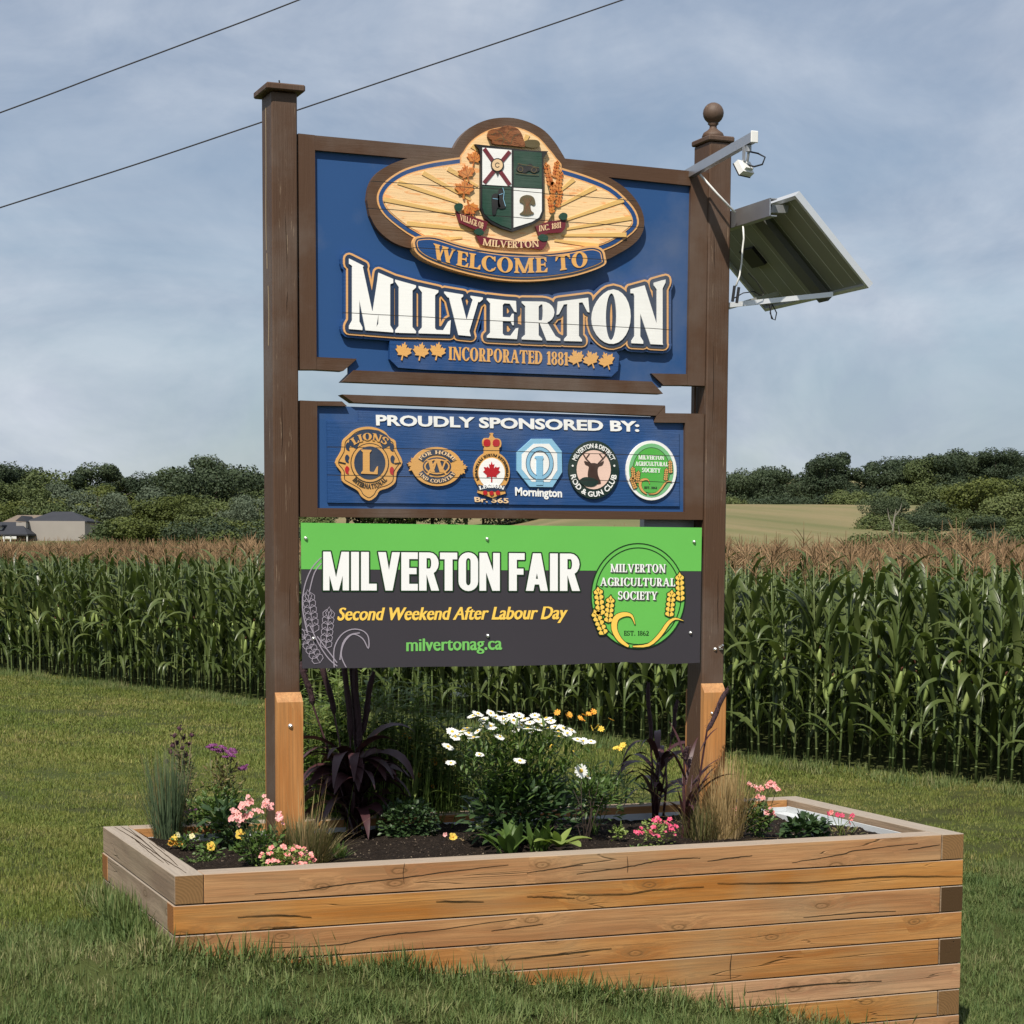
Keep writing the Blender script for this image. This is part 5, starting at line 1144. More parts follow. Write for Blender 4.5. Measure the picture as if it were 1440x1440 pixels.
# right side
x_ = 990
while x_ < 1475:
    y = np.interp(x_, rtp[:, 0], rtp[:, 1])+random.choice([-6, -3, 0, 3, 8])
    tree(x_, y, random.uniform(450, 480), random.uniform(12, 15), random.choice([2, 7, 2, 3] if x_ < 1240 else [2, 7, 0, 2]), 'dark skyline tree right of the sign', 'skyline trees right of the sign', 1.15 if x_ > 1110 else .95); x_ += random.uniform(16, 24)
for px, yt in ((1035, 668), (1088, 659), (1163, 641)): tree(px, yt, 440, 15, 2, 'tall dark tree standing above the right-hand wood', 'taller skyline trees right', 1.0)
x_ = 1000
while x_ < 1470:
    base = np.interp(x_, [1000, 1100, 1220, 1300, 1470], [697, 700, 690, 680, 665]); tree(x_, base+random.uniform(-5, 6), random.uniform(400, 425), random.uniform(9, 11) if x_ < 1220 else random.uniform(12, 15), random.choice([7, 2, 0, 7]), 'dark bushy tree below the right-hand skyline' , 'slope trees right of the sign', 1.3); x_ += random.uniform(22, 30)
x_ = 1262
while x_ < 1475:
    tree(x_, random.uniform(700, 716), random.uniform(300, 330), random.uniform(8, 10), random.choice([7, 0, 2, 1]), 'low dark tree just behind the corn at the right', 'low trees behind the corn right', 1.3); x_ += random.uniform(26, 36)
x_ = 1235
while x_ < 1480:
    tree(x_+8, random.uniform(716, 730), random.uniform(278, 292), random.uniform(6, 7.5), random.choice([7, 0, 2, 1]), 'dark shrubby tree above the bushes at the right', 'shrubby trees beyond the corn right', 1.5); tree(x_, random.uniform(740, 749), random.uniform(215, 235), random.uniform(7, 8.5), random.choice([7, 0, 2, 1]), 'dark bush at the edge of the tan field at the right', 'bushes beyond the corn right', 1.5); x_ += random.uniform(18, 26)
tree(1375, 672, 300, 10.5, 6, 'large bright green rounded tree at the right', None, 1.5); tree(1425, 690, 290, 9.5, 0, 'green tree in front of the bright rounded tree at the right edge', None, 1.4)
tree(1244, 690, 290, 8, 7, 'dark ragged tree with a pale bare trunk at the corner of the tan field', None, .95)
# woods that run on behind the sign and past both edges of the picture
for x_ in list(range(440, 985, 24))+list(range(-230, -25, 24))+list(range(1490, 1700, 24)):
    tree(x_, random.uniform(655, 672), random.uniform(450, 480), random.uniform(13, 17), random.choice([0, 1, 2, 7]), 'dark tree of the far wood hidden behind the sign or outside the picture', 'trees past the sign and edges', 1.25)
for x_ in list(range(-230, -15, 30)):
    tree(x_, random.uniform(695, 712), random.uniform(360, 390), random.uniform(12, 15), random.choice([5, 1, 0]), 'mid green tree past the left edge', 'trees past the left edge', 1.35)
m_pale = simple('pale_bark', (.20, .185, .15), .85)
dt = tag(empty('dead_tree', tuple(atD(1256, 775, 244) )), 'pale bare trunk of a dead tree in front of the dark ragged tree', 'tree'); b0 = Vector(dt.location); mb = MB()
q = lambda x, y: atD(x, y, 286)
q = lambda x, y: atD(x, y, 244)
mb.tube([q(1256, 775), q(1255, 750), q(1257, 732), q(1260, 716)], [.16, .13, .09, .03], 5); dt2 = mb.build('trunk', m_pale, dt); mb = MB()
mb.tube([q(1256, 742), q(1250, 728), q(1248, 715)], [.09, .06, .02], 4); mb.tube([q(1257, 728), q(1266, 716), q(1268, 708)], [.07, .05, .02], 4); mb.tube([q(1262, 772), q(1265, 750), q(1263, 738)], [.07, .05, .02], 4); mb.build('branch', m_pale, dt)
# ================================================================== HOUSES
m_brick = simple('grey_brick', (.30, .275, .25), .8, .2, var=.08, vs=.6)
m_roof = simple('charcoal_shingle', (.040, .042, .050), .8, .2, var=.2, vs=.5); m_roof2 = simple('brown_shingle', (.17, .135, .105), .85, .2, var=.2, vs=.5)
m_trim = simple('dark_eave', (.03, .03, .032), .6); m_wht = simple('white_trim', (.62, .62, .60), .6); m_glz = simple('window_glass', (.03, .035, .045), .08, .7)
HD = 330
def hp(px, py, d=0): return atD(px, py, HD)+Vector((CF.x, CF.y, 0))*d
def hbox(px0, py0, px1, py1, d0, d1, name, mat, par):
    a, b = hp(px0, py1), hp(px1, py0); u = Vector((CR_.x, CR_.y, 0)); mb = MB(); w_ = (b-a).dot(u); h = b.z-a.z
    f = Vector((CF.x, CF.y, 0)); v = [a+f*d0, a+u*w_+f*d0, a+u*w_+f*d1, a+f*d1]; v += [p+Vector((0, 0, h)) for p in v]
    mb.add(v, [(0,3,2,1),(4,5,6,7),(0,1,5,4),(1,2,6,5),(2,3,7,6),(3,0,4,7)]); return mb.build(name, mat, par)
def hroof(px0, px1, pye, rx0, rx1, pyr, d0, d1, name, mat, par):
    e = .5; f = Vector((CF.x, CF.y, 0)); a, b = hp(px0, pye), hp(px1, pye); r0, r1 = hp(rx0, pyr), hp(rx1, pyr); dm = (d0+d1)/2
    v = [a+f*(d0-e), b+f*(d0-e), b+f*(d1+e), a+f*(d1+e), r0+f*dm, r1+f*dm]; dz = Vector((0, 0, -.25)); v += [p+dz for p in v[:4]]
    mb = MB(); mb.add(v, [(0, 1, 5, 4), (1, 2, 5), (2, 3, 4, 5), (3, 0, 4), (6, 7, 1, 0), (7, 8, 2, 1), (8, 9, 3, 2), (9, 6, 0, 3), (9, 8, 7, 6)]); return mb.build(name, mat, par)
h1 = tag(empty('house', tuple(hp(80, 800, 5))), 'grey brick two-storey house with a dark hipped roof behind the corn at the left', 'house')
hbox(41, 733, 120.5, 800, 0, 10, 'wall', m_brick, h1); hroof(38, 123, 732.6, 64, 92, 718.5, 0, 10, 'roof', m_roof, h1)
hbox(27, 735, 41, 800, -1.5, 8, 'wall', m_brick, h1)
def gable():
    f = Vector((CF.x, CF.y, 0)); v = [hp(26, 733)-f*2.2, hp(43, 734)-f*2.2, hp(35, 725.5)-f*2.2]; v += [p+f*7 for p in v]; mb = MB(); mb.add(v, [(0, 1, 2), (5, 4, 3), (0, 2, 5, 3), (2, 1, 4, 5), (1, 0, 3, 4)]); return mb.build('gable_roof', m_roof, h1)
gable()
for x0, y0_, x1, y1 in ((35, 735.5, 41, 744), (83, 737.5, 85.5, 740.5), (70, 756, 74, 762), (84, 757, 87, 762), (104, 756, 112, 762), (29, 756, 40, 762)):
    o = hbox(x0-.7, y0_-.7, x1+.7, y1+.7, -1.62 if x0 < 41 else -.08, -1.52 if x0 < 41 else -.01, 'window', m_wht, h1); hbox(x0, y0_, x1, y1, -1.75 if x0 < 41 else -.16, -1.64 if x0 < 41 else -.10, 'pane', m_glz, o)
hbox(0, 751, 50, 753, -6, -1.6, 'porch_roof', m_trim, h1); hroof(-20, 52, 751.4, -10, 30, 734, -6, 6, 'porch_roof', m_roof, h1)
for x in (4, 18, 27, 50): hbox(x, 753, x+1.6, 800, -5.8, -5.4, 'porch_post', m_wht, h1)
hbox(3, 739, 12, 746, -4.4, 0, 'dormer', m_wht, h1); hroof(1, 14.5, 739, 7, 9, 736, -5, 0, 'dormer_roof', m_roof, h1)
hbox(101.5, 738, 104, 742, -.3, -.02, 'vent', m_wht, h1)
h2 = tag(empty('house', tuple(hp(0, 800, 22))), 'house with a brown roof partly cut off by the left edge', 'house')
hbox(-30, 734, 28, 800, 16, 26, 'wall', m_wht, h2); hroof(-34, 36, 733.5, -20, 19, 720.5, 16, 26, 'roof', m_roof2, h2)
# ================================================================== OVERHEAD CABLES
for lab, pts, D_ in (('upper overhead cable crossing the top left corner of the sky', [(-1500, 700), (-500, 340), (0, 158.5), (140, 106), (280, 53.5), (420, 0), (900, -190), (2200, -700)], 26), ('lower overhead cable passing behind the left post', [(-1500, 770), (-500, 452), (0, 292), (190, 231.5), (365, 172.8), (560, 107), (875, 0), (1500, -220), (2600, -600)], 24)):
    mb = MB(); rad_ = D_/FPX; mb.tube([atD(x, y, D_) for x, y in spline(pts, 5, False)], rad_, 6); tag(mb.build('overhead_cable', m_cable), lab, 'cable', 'overhead cables')
# ================================================================== RAISED PLANTER
PLW, PLD, TH = 4.24, 1.786, .14
planter = tag(empty('raised_planter', (PLW/2, PLD/2, -.9)), 'long raised planter of stacked treated timbers on the sloping lawn', 'planter')
def timber(x0, y0, z0, x1, y1, z1, along, lab=None, tint=(.95, 1, .6)):
    g = .0038; mb = MB(); o = (x0, y0, z0); mb.box(x0+(g if along == 'y' else .0), y0, z0+g, x1, y1, z1-g*.4, .003)
    ob = mb.build('timber', m_tim if along == 'x' else m_timy, planter, org=o)
    ob.color = (*tint, 1)
    if lab: ob['label'] = lab
TI = [(.95, .92, .75), (.99, 1.06, .7), (.93, .94, .12), (.97, 1.02, .6), (.90, 1.03, .10), (1.02, .84, .5), (.90, 1.05, .8), (.97, .92, .5), (.9, 1, .5), (.9, 1, .5)]
j = lambda s_=.003: random.uniform(-s_, s_)
for k in range(10):
    z1 = -k*TH; z0 = z1-TH; a, b = (TH+.002, PLW-TH-.002) if k % 2 == 0 else (0, PLW)
    dy = j()
    if k == 6: timber(a, dy, z0, b, TH, z1, 'x', None, TI[k])
    else: timber(a, dy, z0, b, TH, z1, 'x', 'top front timber, paler and weathered' if k == 0 else ('orange front timber, second from the top' if k == 1 else None), TI[k])
    if k < 6: timber(a, PLD-TH, z0, b, PLD+j(), z1, 'x')
    c, d = (0, PLD) if k % 2 == 0 else (TH+.002, PLD-TH-.002)
    if k < 5: timber(j(), c, z0, TH, d, z1, 'y', 'grey weathered top timber on the left end' if k == 0 else None, (.80, .74, 1.0))
    timber(PLW-TH, c, z0, PLW+j(), d, z1, 'y', None, (.85, .8, (1.0, .5, .05, .5, .08, .5, .8, .5, .5, .5)[k]))
# drying checks that run along the timbers
CH_F = [[(358, 1257), (426, 1252), (487, 1243), (560, 1235), (627, 1226), (715, 1216)], [(741, 1227.5), (780, 1221), (820, 1216)], [(811, 1229), (881, 1219), (919, 1211.5), (960, 1207), (985, 1206)],
 [(1114, 1213), (1183, 1201.6), (1204, 1196), (1291, 1186)], [(1277, 1194.6), (1322, 1187.7)], [(995, 1211), (1030, 1206), (1058, 1203)], [(334, 1289), (395, 1286.5), (438, 1289)], [(383, 1304), (420, 1303)],
 [(741, 1260), (775, 1261), (808, 1262)], [(797, 1256.7), (875, 1257), (919, 1251), (990, 1246)], [(1009, 1241.5), (1120, 1240.8), (1238, 1232.8), (1353, 1231.8)], [(613, 1267), (680, 1267)],
 [(376, 1333), (471, 1328.6), (517, 1319.5), (560, 1312.8), (613, 1307.7), (727, 1291.7)], [(691, 1309), (764, 1299)], [(569, 1214), (567, 1228), (568.5, 1243)], [(882, 1204), (883, 1216), (882.5, 1227)], [(1029, 1342), (1027, 1360), (1027.5, 1377)],
 [(700, 1350), (790, 1341), (860, 1333)], [(1130, 1290), (1210, 1283), (1260, 1281)], [(1050, 1395), (1150, 1384), (1240, 1379)]]
CH_T = [[(161, 1162.5), (190, 1180), (225, 1204), (262, 1227)], [(180, 1163.5), (205, 1185), (238, 1216)], [(170, 1162), (193, 1176), (214, 1193)], [(196, 1170), (215, 1183), (232, 1197)], [(185, 1176), (208, 1196), (230, 1213)], [(210, 1184), (236, 1204), (250, 1217)]]
mb = MB()
for cs2, onp, off in ((CH_F, lambda x, y: onY(x, y, -.0045), Vector((0, 1, 0))), (CH_T, lambda x, y: onZ(x, y, .0008), Vector((0, 0, -1)))):
    for c2_ in cs2:
        wq_ = random.uniform(.6, 1.05); sp2 = spline(c2_, 8, False); n2_ = len(sp2)-1; sp2 = [(x, y+(random.gauss(0, .22) if 0 < i < n2_ else 0)) for i, (x, y) in enumerate(sp2)]
        wd_ = [max(.12, wq_*math.sin(math.pi*i/n2_)**.8*random.uniform(.6, 1.15)) for i in range(n2_+1)]
        for q_ in band(sp2, wd_):
            P4 = [onp(x, y) for x, y in q_]; P8 = P4+[p+off*.0030 for p in P4]; mb.add(P8, [(0, 1, 2, 3), (0, 4, 5, 1), (2, 6, 7, 3)])
k_ = mb.build('drying_checks', simple('check_shadow', (.045, .030, .019), .95, .05), planter); k_['kind'] = 'stuff'
# liner and soil
mb = MB(); mb.box(TH+.15, PLD-TH-.014, -.5, PLW-TH-.003, PLD-TH-.003, -.045); mb.box(PLW-TH-.014, TH+.003, -.5, PLW-TH-.003, PLD-TH-.016, -.040); mb.box(TH+.002, PLD-TH-.012, -.5, TH+.13, PLD-TH-.004, -.05); mb.build('liner', m_liner, planter)
mb = MB(); mb.box(PLW-TH-.10, TH+.2, -.46, PLW-TH-.015, PLD-TH-.02, -.075); mb.build('liner_fold', m_liner, planter)
m, nt = newmat('dark_soil'); P = N(nt, 'ShaderNodeNewGeometry').outputs['Position']
c = ramp(nt, [(.3, (.010, .0075, .006)), (.55, (.030, .022, .017)), (.72, (.075, .055, .042))], noise(nt, 55, P, 6, .75)).outputs[0]
c = mixc(nt, ramp(nt, [(.70, (0,0,0)), (.73, (1,1,1))], noise(nt, 120, P, 2, .5)).outputs[0], c, (.20, .16, .12))
finish(m, nt, principled(nt, c, .95, .1, 0, bump(nt, noise(nt, 45, P, 6, .75), 1, .03)))
def soilz(x, y): return -.062+.018*math.sin(x*5.1+y*3)*math.cos(y*6.3-x*2.2)+.010*math.sin(x*17)*math.sin(y*19)-.05*float(sstep(3.7, 4.1, x)*sstep(.5, 1.2, y))
nx2, ny2 = 150, 60; V = []; F = []
for jj in range(ny2+1):
    for i in range(nx2+1):
        x, y = TH-.01+(PLW-2*TH+.02)*i/nx2, TH-.01+(PLD-2*TH+.02)*jj/ny2; V.append((x, y, soilz(x, y)+random.gauss(0, .004)))
F = [(jj*(nx2+1)+i, jj*(nx2+1)+i+1, (jj+1)*(nx2+1)+i+1, (jj+1)*(nx2+1)+i) for jj in range(ny2) for i in range(nx2)]
so = link(bpy.data.objects.new('soil', meshdata('soil', V, F, m, True))); tag(so, 'dark crumbly soil filling the planter', None, None, 'stuff')
# crumbs and bark chips on the soil
m_chip = leafmat('soil_chips', [(.02, .015, .012), (.05, .038, .03), (.13, .095, .065), (.26, .21, .15)], 0, .9)
mb = MB()
for _ in range(2600):
    x, y = random.uniform(TH, PLW-TH), TH+(PLD-2*TH)*random.random()**1.4; z = soilz(x, y)+.002; s_ = random.uniform(.003, .009)*(1.6 if random.random() < .08 else 1)
    a = [Vector((random.gauss(0, 1), random.gauss(0, 1), random.gauss(.4, .7))).normalized()*s_ for _ in range(4)]
    mb.add([Vector((x, y, z))+q for q in a], [(0, 1, 2), (0, 2, 3), (0, 3, 1), (1, 3, 2)])
tag(mb.build('soil_crumbs', m_chip), 'small crumbs and bark chips lying on the soil', None, None, 'stuff')
# ================================================================== PLANTS
def SP(px, py): p = onZ(px, py, SOIL+.005); return p
def scale_at(p): return FPX/depth(p)
def plant(name, px, py, label, cat='plant', group=None, Y=None):
    if Y is not None:
        lo, hi = 1100., 1260.
        for _ in range(30):
            py = (lo+hi)/2
            if SP(px, py).y > Y: lo = py
            else: hi = py
    p = SP(px, py)
    o = empty(name, tuple(p)); o['px'] = 0; del o['px']; tag(o, label, cat, group); o_s = scale_at(p); return o, Vector(p), o_s
m_bluegr = leafmat('blue_green_blades', [(.075, .115, .060), (.11, .16, .085), (.17, .22, .12)], .2, .5)
m_straw = leafmat('straw_blades', [(.26, .17, .075), (.42, .30, .145), (.58, .43, .23)], .25, .6)
m_tangr = leafmat('tan_green_blades', [(.060, .075, .022), (.11, .12, .04), (.20, .16, .075), (.30, .20, .11)], .2, .6)
m_lfg = leafmat('leaf_green', [(.042, .082, .018), (.075, .130, .028), (.115, .180, .045)], .25, .45)
m_lfd = leafmat('leaf_dark_green', [(.020, .044, .016), (.036, .070, .024), (.060, .100, .036)], .18, .42)
m_lfl = leafmat('leaf_light_green', [(.15, .21, .05), (.21, .28, .07), (.28, .34, .10)], .28, .5)
m_lfy = leafmat('weedy_green', [(.085, .135, .032), (.130, .200, .048), (.190, .260, .070), (.25, .28, .11)], .35, .5)
m_mil = leafmat('millet_purple', [(.026, .009, .012), (.052, .018, .022), (.090, .036, .038)], .10, .48, .45)
m_spk = simple('millet_spike', (.045, .022, .026), .8, var=.4, vs=90, bmp=1, bs=200)
m_stem = simple('stem_green', (.07, .10, .03), .6); m_stemd = simple('stem_dark', (.045, .03, .022), .7); m_stemt = simple('stem_tan', (.22, .17, .10), .7)
m_pw = leafmat('petal_white', [(.80, .80, .78), (.86, .86, .84)], .2, .6); m_py = simple('flower_centre', (.62, .42, .04), .7, bmp=.6, bs=300)
m_pp = leafmat('petal_pink', [(.78, .28, .30), (.86, .42, .42), (.88, .60, .56)], .25, .6); m_pr = leafmat('petal_crimson', [(.50, .03, .10), (.66, .06, .16), (.74, .20, .28)], .2, .6)
m_ps = leafmat('petal_salmon', [(.66, .10, .10), (.78, .25, .24), (.86, .50, .46)], .2, .6)
m_pyl = leafmat('petal_yellow', [(.80, .52, .05), (.86, .66, .14)], .2, .6); m_pcr = leafmat('petal_cream', [(.82, .74, .36), (.86, .80, .52)], .25, .6); m_por = leafmat('petal_orange', [(.76, .30, .03), (.84, .48, .08)], .2, .6)
m_ppu = leafmat('petal_purple', [(.16, .035, .15), (.26, .07, .24), (.34, .12, .30)], .2, .6); m_seed = leafmat('dark_seed_head', [(.035, .015, .022), (.07, .028, .045), (.12, .05, .07)], 0, .8)
def head(par, c, r, n, petal, centre=None, tilt=None, cup=.15, name='flower', wd=.42, cr=.28):
    """one flower head: petals round a domed centre, facing the direction tilt"""
    c = Vector(c); t = Vector(tilt or (random.gauss(0, .25), random.gauss(-.25, .25), 1)).normalized(); a = t.orthogonal().normalized(); b = t.cross(a); mb = MB(); ph = random.uniform(0, 6.28)
    for i in range(n):
        q = ph+6.283*i/n+random.gauss(0, .05); d = a*math.cos(q)+b*math.sin(q); s_ = t.cross(d); l = r*random.uniform(.88, 1.08); w_ = r*wd
        P_ = [c+d*l*.15-s_*w_*.25, c+d*l*.15+s_*w_*.25, c+d*l*.65+s_*w_*.5+t*l*cup, c+d*l*.95+s_*w_*.22+t*l*cup*.6, c+d*l*.95-s_*w_*.22+t*l*cup*.6, c+d*l*.65-s_*w_*.5+t*l*cup]
        mb.add(P_, [(0, 1, 2, 3, 4, 5)])
    if centre is not None:
        rings = [(r*cr, 0), (r*cr*.9, r*.09), (r*cr*.5, r*.15)]; o = []
        for rr, hh in rings: o.append([c+t*(hh+.001)+(a*math.cos(6.283*k/8)+b*math.sin(6.283*k/8))*rr for k in range(8)])
        v = o[0]+o[1]+o[2]+[c+t*r*.17]; f = [(k, (k+1) % 8, 8+(k+1) % 8, 8+k) for k in range(8)]+[(8+k, 8+(k+1) % 8, 16+(k+1) % 8, 16+k) for k in range(8)]+[(16+k, 16+(k+1) % 8, 24) for k in range(8)]
        mb.add(v, f, 1)
    return mb.build(name, [petal, centre or petal], par)
def stems(par, p, tips, r, mat, n=4, bow=.02, name='stem'):
    mb = MB()
    for t in tips:
        t = Vector(t); s0 = p+Vector((random.gauss(0, .02), random.gauss(0, .02), -.02)); mid = (s0+t)/2+Vector((random.gauss(0, bow), random.gauss(0, bow), .02))
        mb.tube([s0, mid, t], [r, r*.85, r*.6], n, cap=False)
    o = mb.build(name, mat, par); o['kind'] = 'stuff'; return o
def foliage(par, c, rx, ry, rz, n, ln, wd, mat, up=.35, name='foliage', shell=.5, zmin=None):
    mb = MB()
    for _ in range(n):
        d = Vector((random.gauss(0, 1), random.gauss(0, 1), random.gauss(.15, 1))).normalized(); k = random.uniform(shell, 1)
        p = Vector(c)+Vector((d.x*rx*k, d.y*ry*k, d.z*rz*k)); 
        if zmin is not None and p.z < zmin: p.z = zmin+random.uniform(0, .03)
        dd = Vector((d.x, d.y, d.z*.5+up))+Vector((random.gauss(0, .5), random.gauss(0, .5), random.gauss(0, .4)))
        mb.leaf(p, dd, Vector((random.gauss(0, .4), random.gauss(-.2, .4), 1)), ln*random.uniform(.6, 1.2), wd*random.uniform(.7, 1.2))
    o = mb.build(name, mat, par); o['kind'] = 'stuff'; return o
def blades(par, p, n, h, rad, wd, mat, spread=.5, droop=1.2, name='blade_tuft', nseg=5, lean=(0, 0), hv=.35):
    mb = MB()
    for _ in range(n):
        a = random.uniform(0, 6.283); r_ = rad*math.sqrt(random.random()); hh = h*random.uniform(1-hv, 1.05); tl = abs(random.gauss(0, spread))*(.4+r_/max(rad, .001)*.6)
        b_ = Vector((p.x+r_*math.cos(a), p.y+r_*math.sin(a), p.z-.02)); el = max(.3, math.pi/2-tl)
        mb.ribbon(b_, a+random.gauss(0, .4), el, hh, wd*random.uniform(.7, 1.3), droop*random.uniform(.2, 1.6), nseg, .15, basew=.8)
    o = mb.build(name, mat, par); o['kind'] = 'stuff'; return o
def at(px, py, p0, dy=0):        # a point above a plant's base, seen at pixel px,py, dy metres nearer or farther than the base
    return onY(px, py, p0.y+dy)
# 1 blue grass
o, p, s_ = plant('ornamental_grass', 236, 1181, 'blue-green upright ornamental grass clump at the left end of the planter', 'ornamental grass')
blades(o, p, 460, .52, .070, .0042, m_bluegr, .24, .45, hv=.5); blades(o, p, 60, .60, .07, .0025, m_tangr, .30, .3, 'seed_stalks')
# 2 dark seed heads
o, p, s_ = plant('seed_head_plant', 265, 1172, 'tall plant with dark brown seed heads behind the blue-green grass', 'plant')
tips = [at(x, y, p, random.uniform(-.05, .05)) for x, y in [(252, 1024), (245, 1035), (258, 1038), (270, 1034), (243, 1049), (249, 1045), (256, 1052), (240, 1058), (266, 1046), (234, 1070), (262, 1062), (250, 1062), (258, 1072)]]
stems(o, p, tips, .003, m_stemt)
for t in tips:
    mb = MB(); c = [Vector((random.gauss(0, .5), random.gauss(0, .5), random.gauss(0, .5)))*.015+t for _ in range(22)]
    for q in c: mb.leaf(q, (random.gauss(0, 1), random.gauss(0, 1), random.gauss(.3, 1)), (random.gauss(0, 1), 0, 1), .016, .009)
    mb.ball(t, .011, 6, 4); mb.build('seed_head', m_seed, o)
foliage(o, p+Vector((-.02, 0, .27)), .06, .06, .19, 260, .035, .012, m_tangr, .3)
# 3 purple asters
o, p, s_ = plant('aster', 322, 1165, 'loose aster with purple flowers just left of the left post', 'flower')
tips = [at(x, y, p, random.uniform(-.06, .06)) for x, y in [(295, 1053), (303, 1056), (309, 1058), (313, 1053), (320, 1060), (325, 1064), (318, 1066), (300, 1050), (341, 1082), (345, 1080), (327, 1058)]]
stems(o, p, tips, .0025, m_stem, bow=.03)
for t in tips: head(o, t, .029, 14, m_ppu, m_seed, cup=.5, wd=.3)
foliage(o, p+Vector((-.03, 0, .26)), .12, .1, .17, 260, .04, .014, m_tangr, .5, shell=.1); foliage(o, p+Vector((.0, 0, .13)), .13, .1, .13, 220, .05, .018, m_lfg, .4, shell=.1)
# 4 verbena
o, p, s_ = plant('verbena', 272, 1176, 'low dusky purple verbena beside the blue-green grass', 'flower')
for x, y in [(262, 1143), (268, 1140), (274, 1139), (280, 1142), (258, 1147), (276, 1145)]: head(o, at(x, y, p), .018, 8, m_ppu, None, cup=.3)
foliage(o, p+Vector((0, 0, .05)), .07, .06, .07, 130, .035, .014, m_lfd, .4, shell=.2)
# 5 broad green plant
o, p, s_ = plant('leafy_plant', 322, 1192, 'dark green leafy plant with long pointed leaves below the pink flowers', 'plant')
foliage(o, p+Vector((0, 0, .12)), .12, .08, .13, 150, .085, .034, m_lfd, .5, shell=.2); stems(o, p, [p+Vector((random.uniform(-.1, .1), 0, .2)) for _ in range(8)], .003, m_stem)
o2_, p2, _ = plant('leafy_plant', 302, 1180, 'feathery bright green plant left of the dark leafy plant', 'plant'); foliage(o2_, p2+Vector((0, 0, .13)), .15, .10, .15, 620, .038, .016, m_lfg, .5, shell=.15)
# 6 pink snapdragons
o, p, s_ = plant('snapdragon', 365, 1192, 'bushy snapdragon with pale pink flower spikes in front of the left post', 'flower', None, .5)
foliage(o, p+Vector((.02, 0, .09)), .13, .09, .11, 420, .035, .020, m_lfg, .4, shell=.25)
tips = []
for cx_, cy2 in [(328, 1141), (335, 1147), (326, 1152), (336, 1154), (345, 1149), (352, 1147), (362, 1141), (352, 1128), (348, 1131), (375, 1128), (371, 1133), (378, 1136), (340, 1135), (393, 1146), (392, 1152)]:
    t = at(cx_, cy2, p, random.uniform(-.06, .02)); tips.append(t); head(o, t, .020, 5, m_pp, m_pp, (random.gauss(0, .5), -.7, .6), .5, wd=.8, cr=.4)
    for _ in range(3): head(o, t+Vector((random.gauss(0, .010), random.gauss(0, .010), random.gauss(-.006, .012))), .013, 5, m_pp, None, (random.gauss(0, .6), -.5, .6), .5, 'floret', wd=.8)
stems(o, p, tips, .0025, m_stem)
# 7 pansies
o, p, s_ = plant('pansy', 300, 1206, 'low plant with one orange-yellow pansy near the front left corner', 'flower')
foliage(o, p+Vector((-.02, 0, .03)), .08, .05, .05, 130, .03, .014, m_lfg, .3, shell=.1, zmin=p.z); head(o, at(297, 1190, p, -.02), .026, 5, m_pyl, m_por, (.1, -1, .3), .1, wd=.95)
o, p, s_ = plant('pansy', 340, 1200, 'single bright yellow pansy below the pink snapdragon', 'flower')
foliage(o, p+Vector((0, 0, .03)), .05, .04, .04, 60, .03, .016, m_lfg, .3, shell=.1, zmin=p.z); t = at(338, 1173, p, -.05); head(o, t, .030, 5, m_pyl, m_por, (.1, -1, .3), .1, wd=.95); stems(o, p, [t], .0025, m_stem)
o, p, s_ = plant('pansy', 252, 1195, 'orange and cream pansies at the foot of the blue-green grass', 'flower')
foliage(o, p+Vector((.04, 0, .03)), .09, .04, .06, 120, .03, .014, m_lfg, .3, shell=.1, zmin=p.z)
for x, y, mt in [(242, 1181, m_por), (248, 1185, m_por), (254, 1187, m_por), (240, 1186, m_por), (250, 1174, m_pcr), (246, 1178, m_pyl), (270, 1176, m_pcr)]: head(o, at(x, y, p), .018, 5, mt, mt, (random.gauss(0, .4), -1, .4), .15, wd=.9)
# 8 red and pink low bedding
def bedding(px, py, w_, h_, petal, lab, nf, nl, r=.012, leaf=m_lfg, nm='bedding_plant', Y=None):
    o, p, s_ = plant(nm, px, py, lab, 'flower', None, Y); W2, H2 = w_/s_/2, h_/s_
    foliage(o, p+Vector((0, 0, H2*.35)), W2, min(W2, .09), H2*.5, nl, .022, .014, leaf, .3, shell=.2, zmin=p.z)
    for _ in range(nf):
        a = random.uniform(-1, 1); t = p+Vector((a*W2*.92, random.uniform(-.09, .03), H2*(.35+.6*random.random()*math.sqrt(max(.05, 1-a*a))))); head(o, t, r*random.uniform(.8, 1.2), 5, petal, None, (random.gauss(0, .4), -.6, .8), .3, wd=.8)
    return o, p
bedding(402, 1212, 84, 46, m_ps, 'low mound of red and pink bedding flowers with pale leaves behind the front timber', 38, 420, .014, m_lfl, 'bedding_plant', .27)
# 9 tan-green grass in front of the left brace
o, p, s_ = plant('ornamental_grass', 428, 1187, 'tan and green drooping grass clump at the foot of the left brace', 'ornamental grass', None, .58)
blades(o, p, 700, .27, .11, .0045, m_tangr, .55, 3.2); blades(o, p, 26, .46, .06, .003, m_straw, .38, 1.2, 'seed_stalks')
o, p, s_ = plant('leafy_plant', 476, 1202, 'small bright green tuft on bare soil near the front', 'plant'); blades(o, p, 60, .09, .03, .009, m_lfg, .7, 3); foliage(o, p+Vector((-.08, 0, .02)), .10, .03, .02, 60, .03, .015, m_lfd, .2, shell=.1, zmin=p.z)
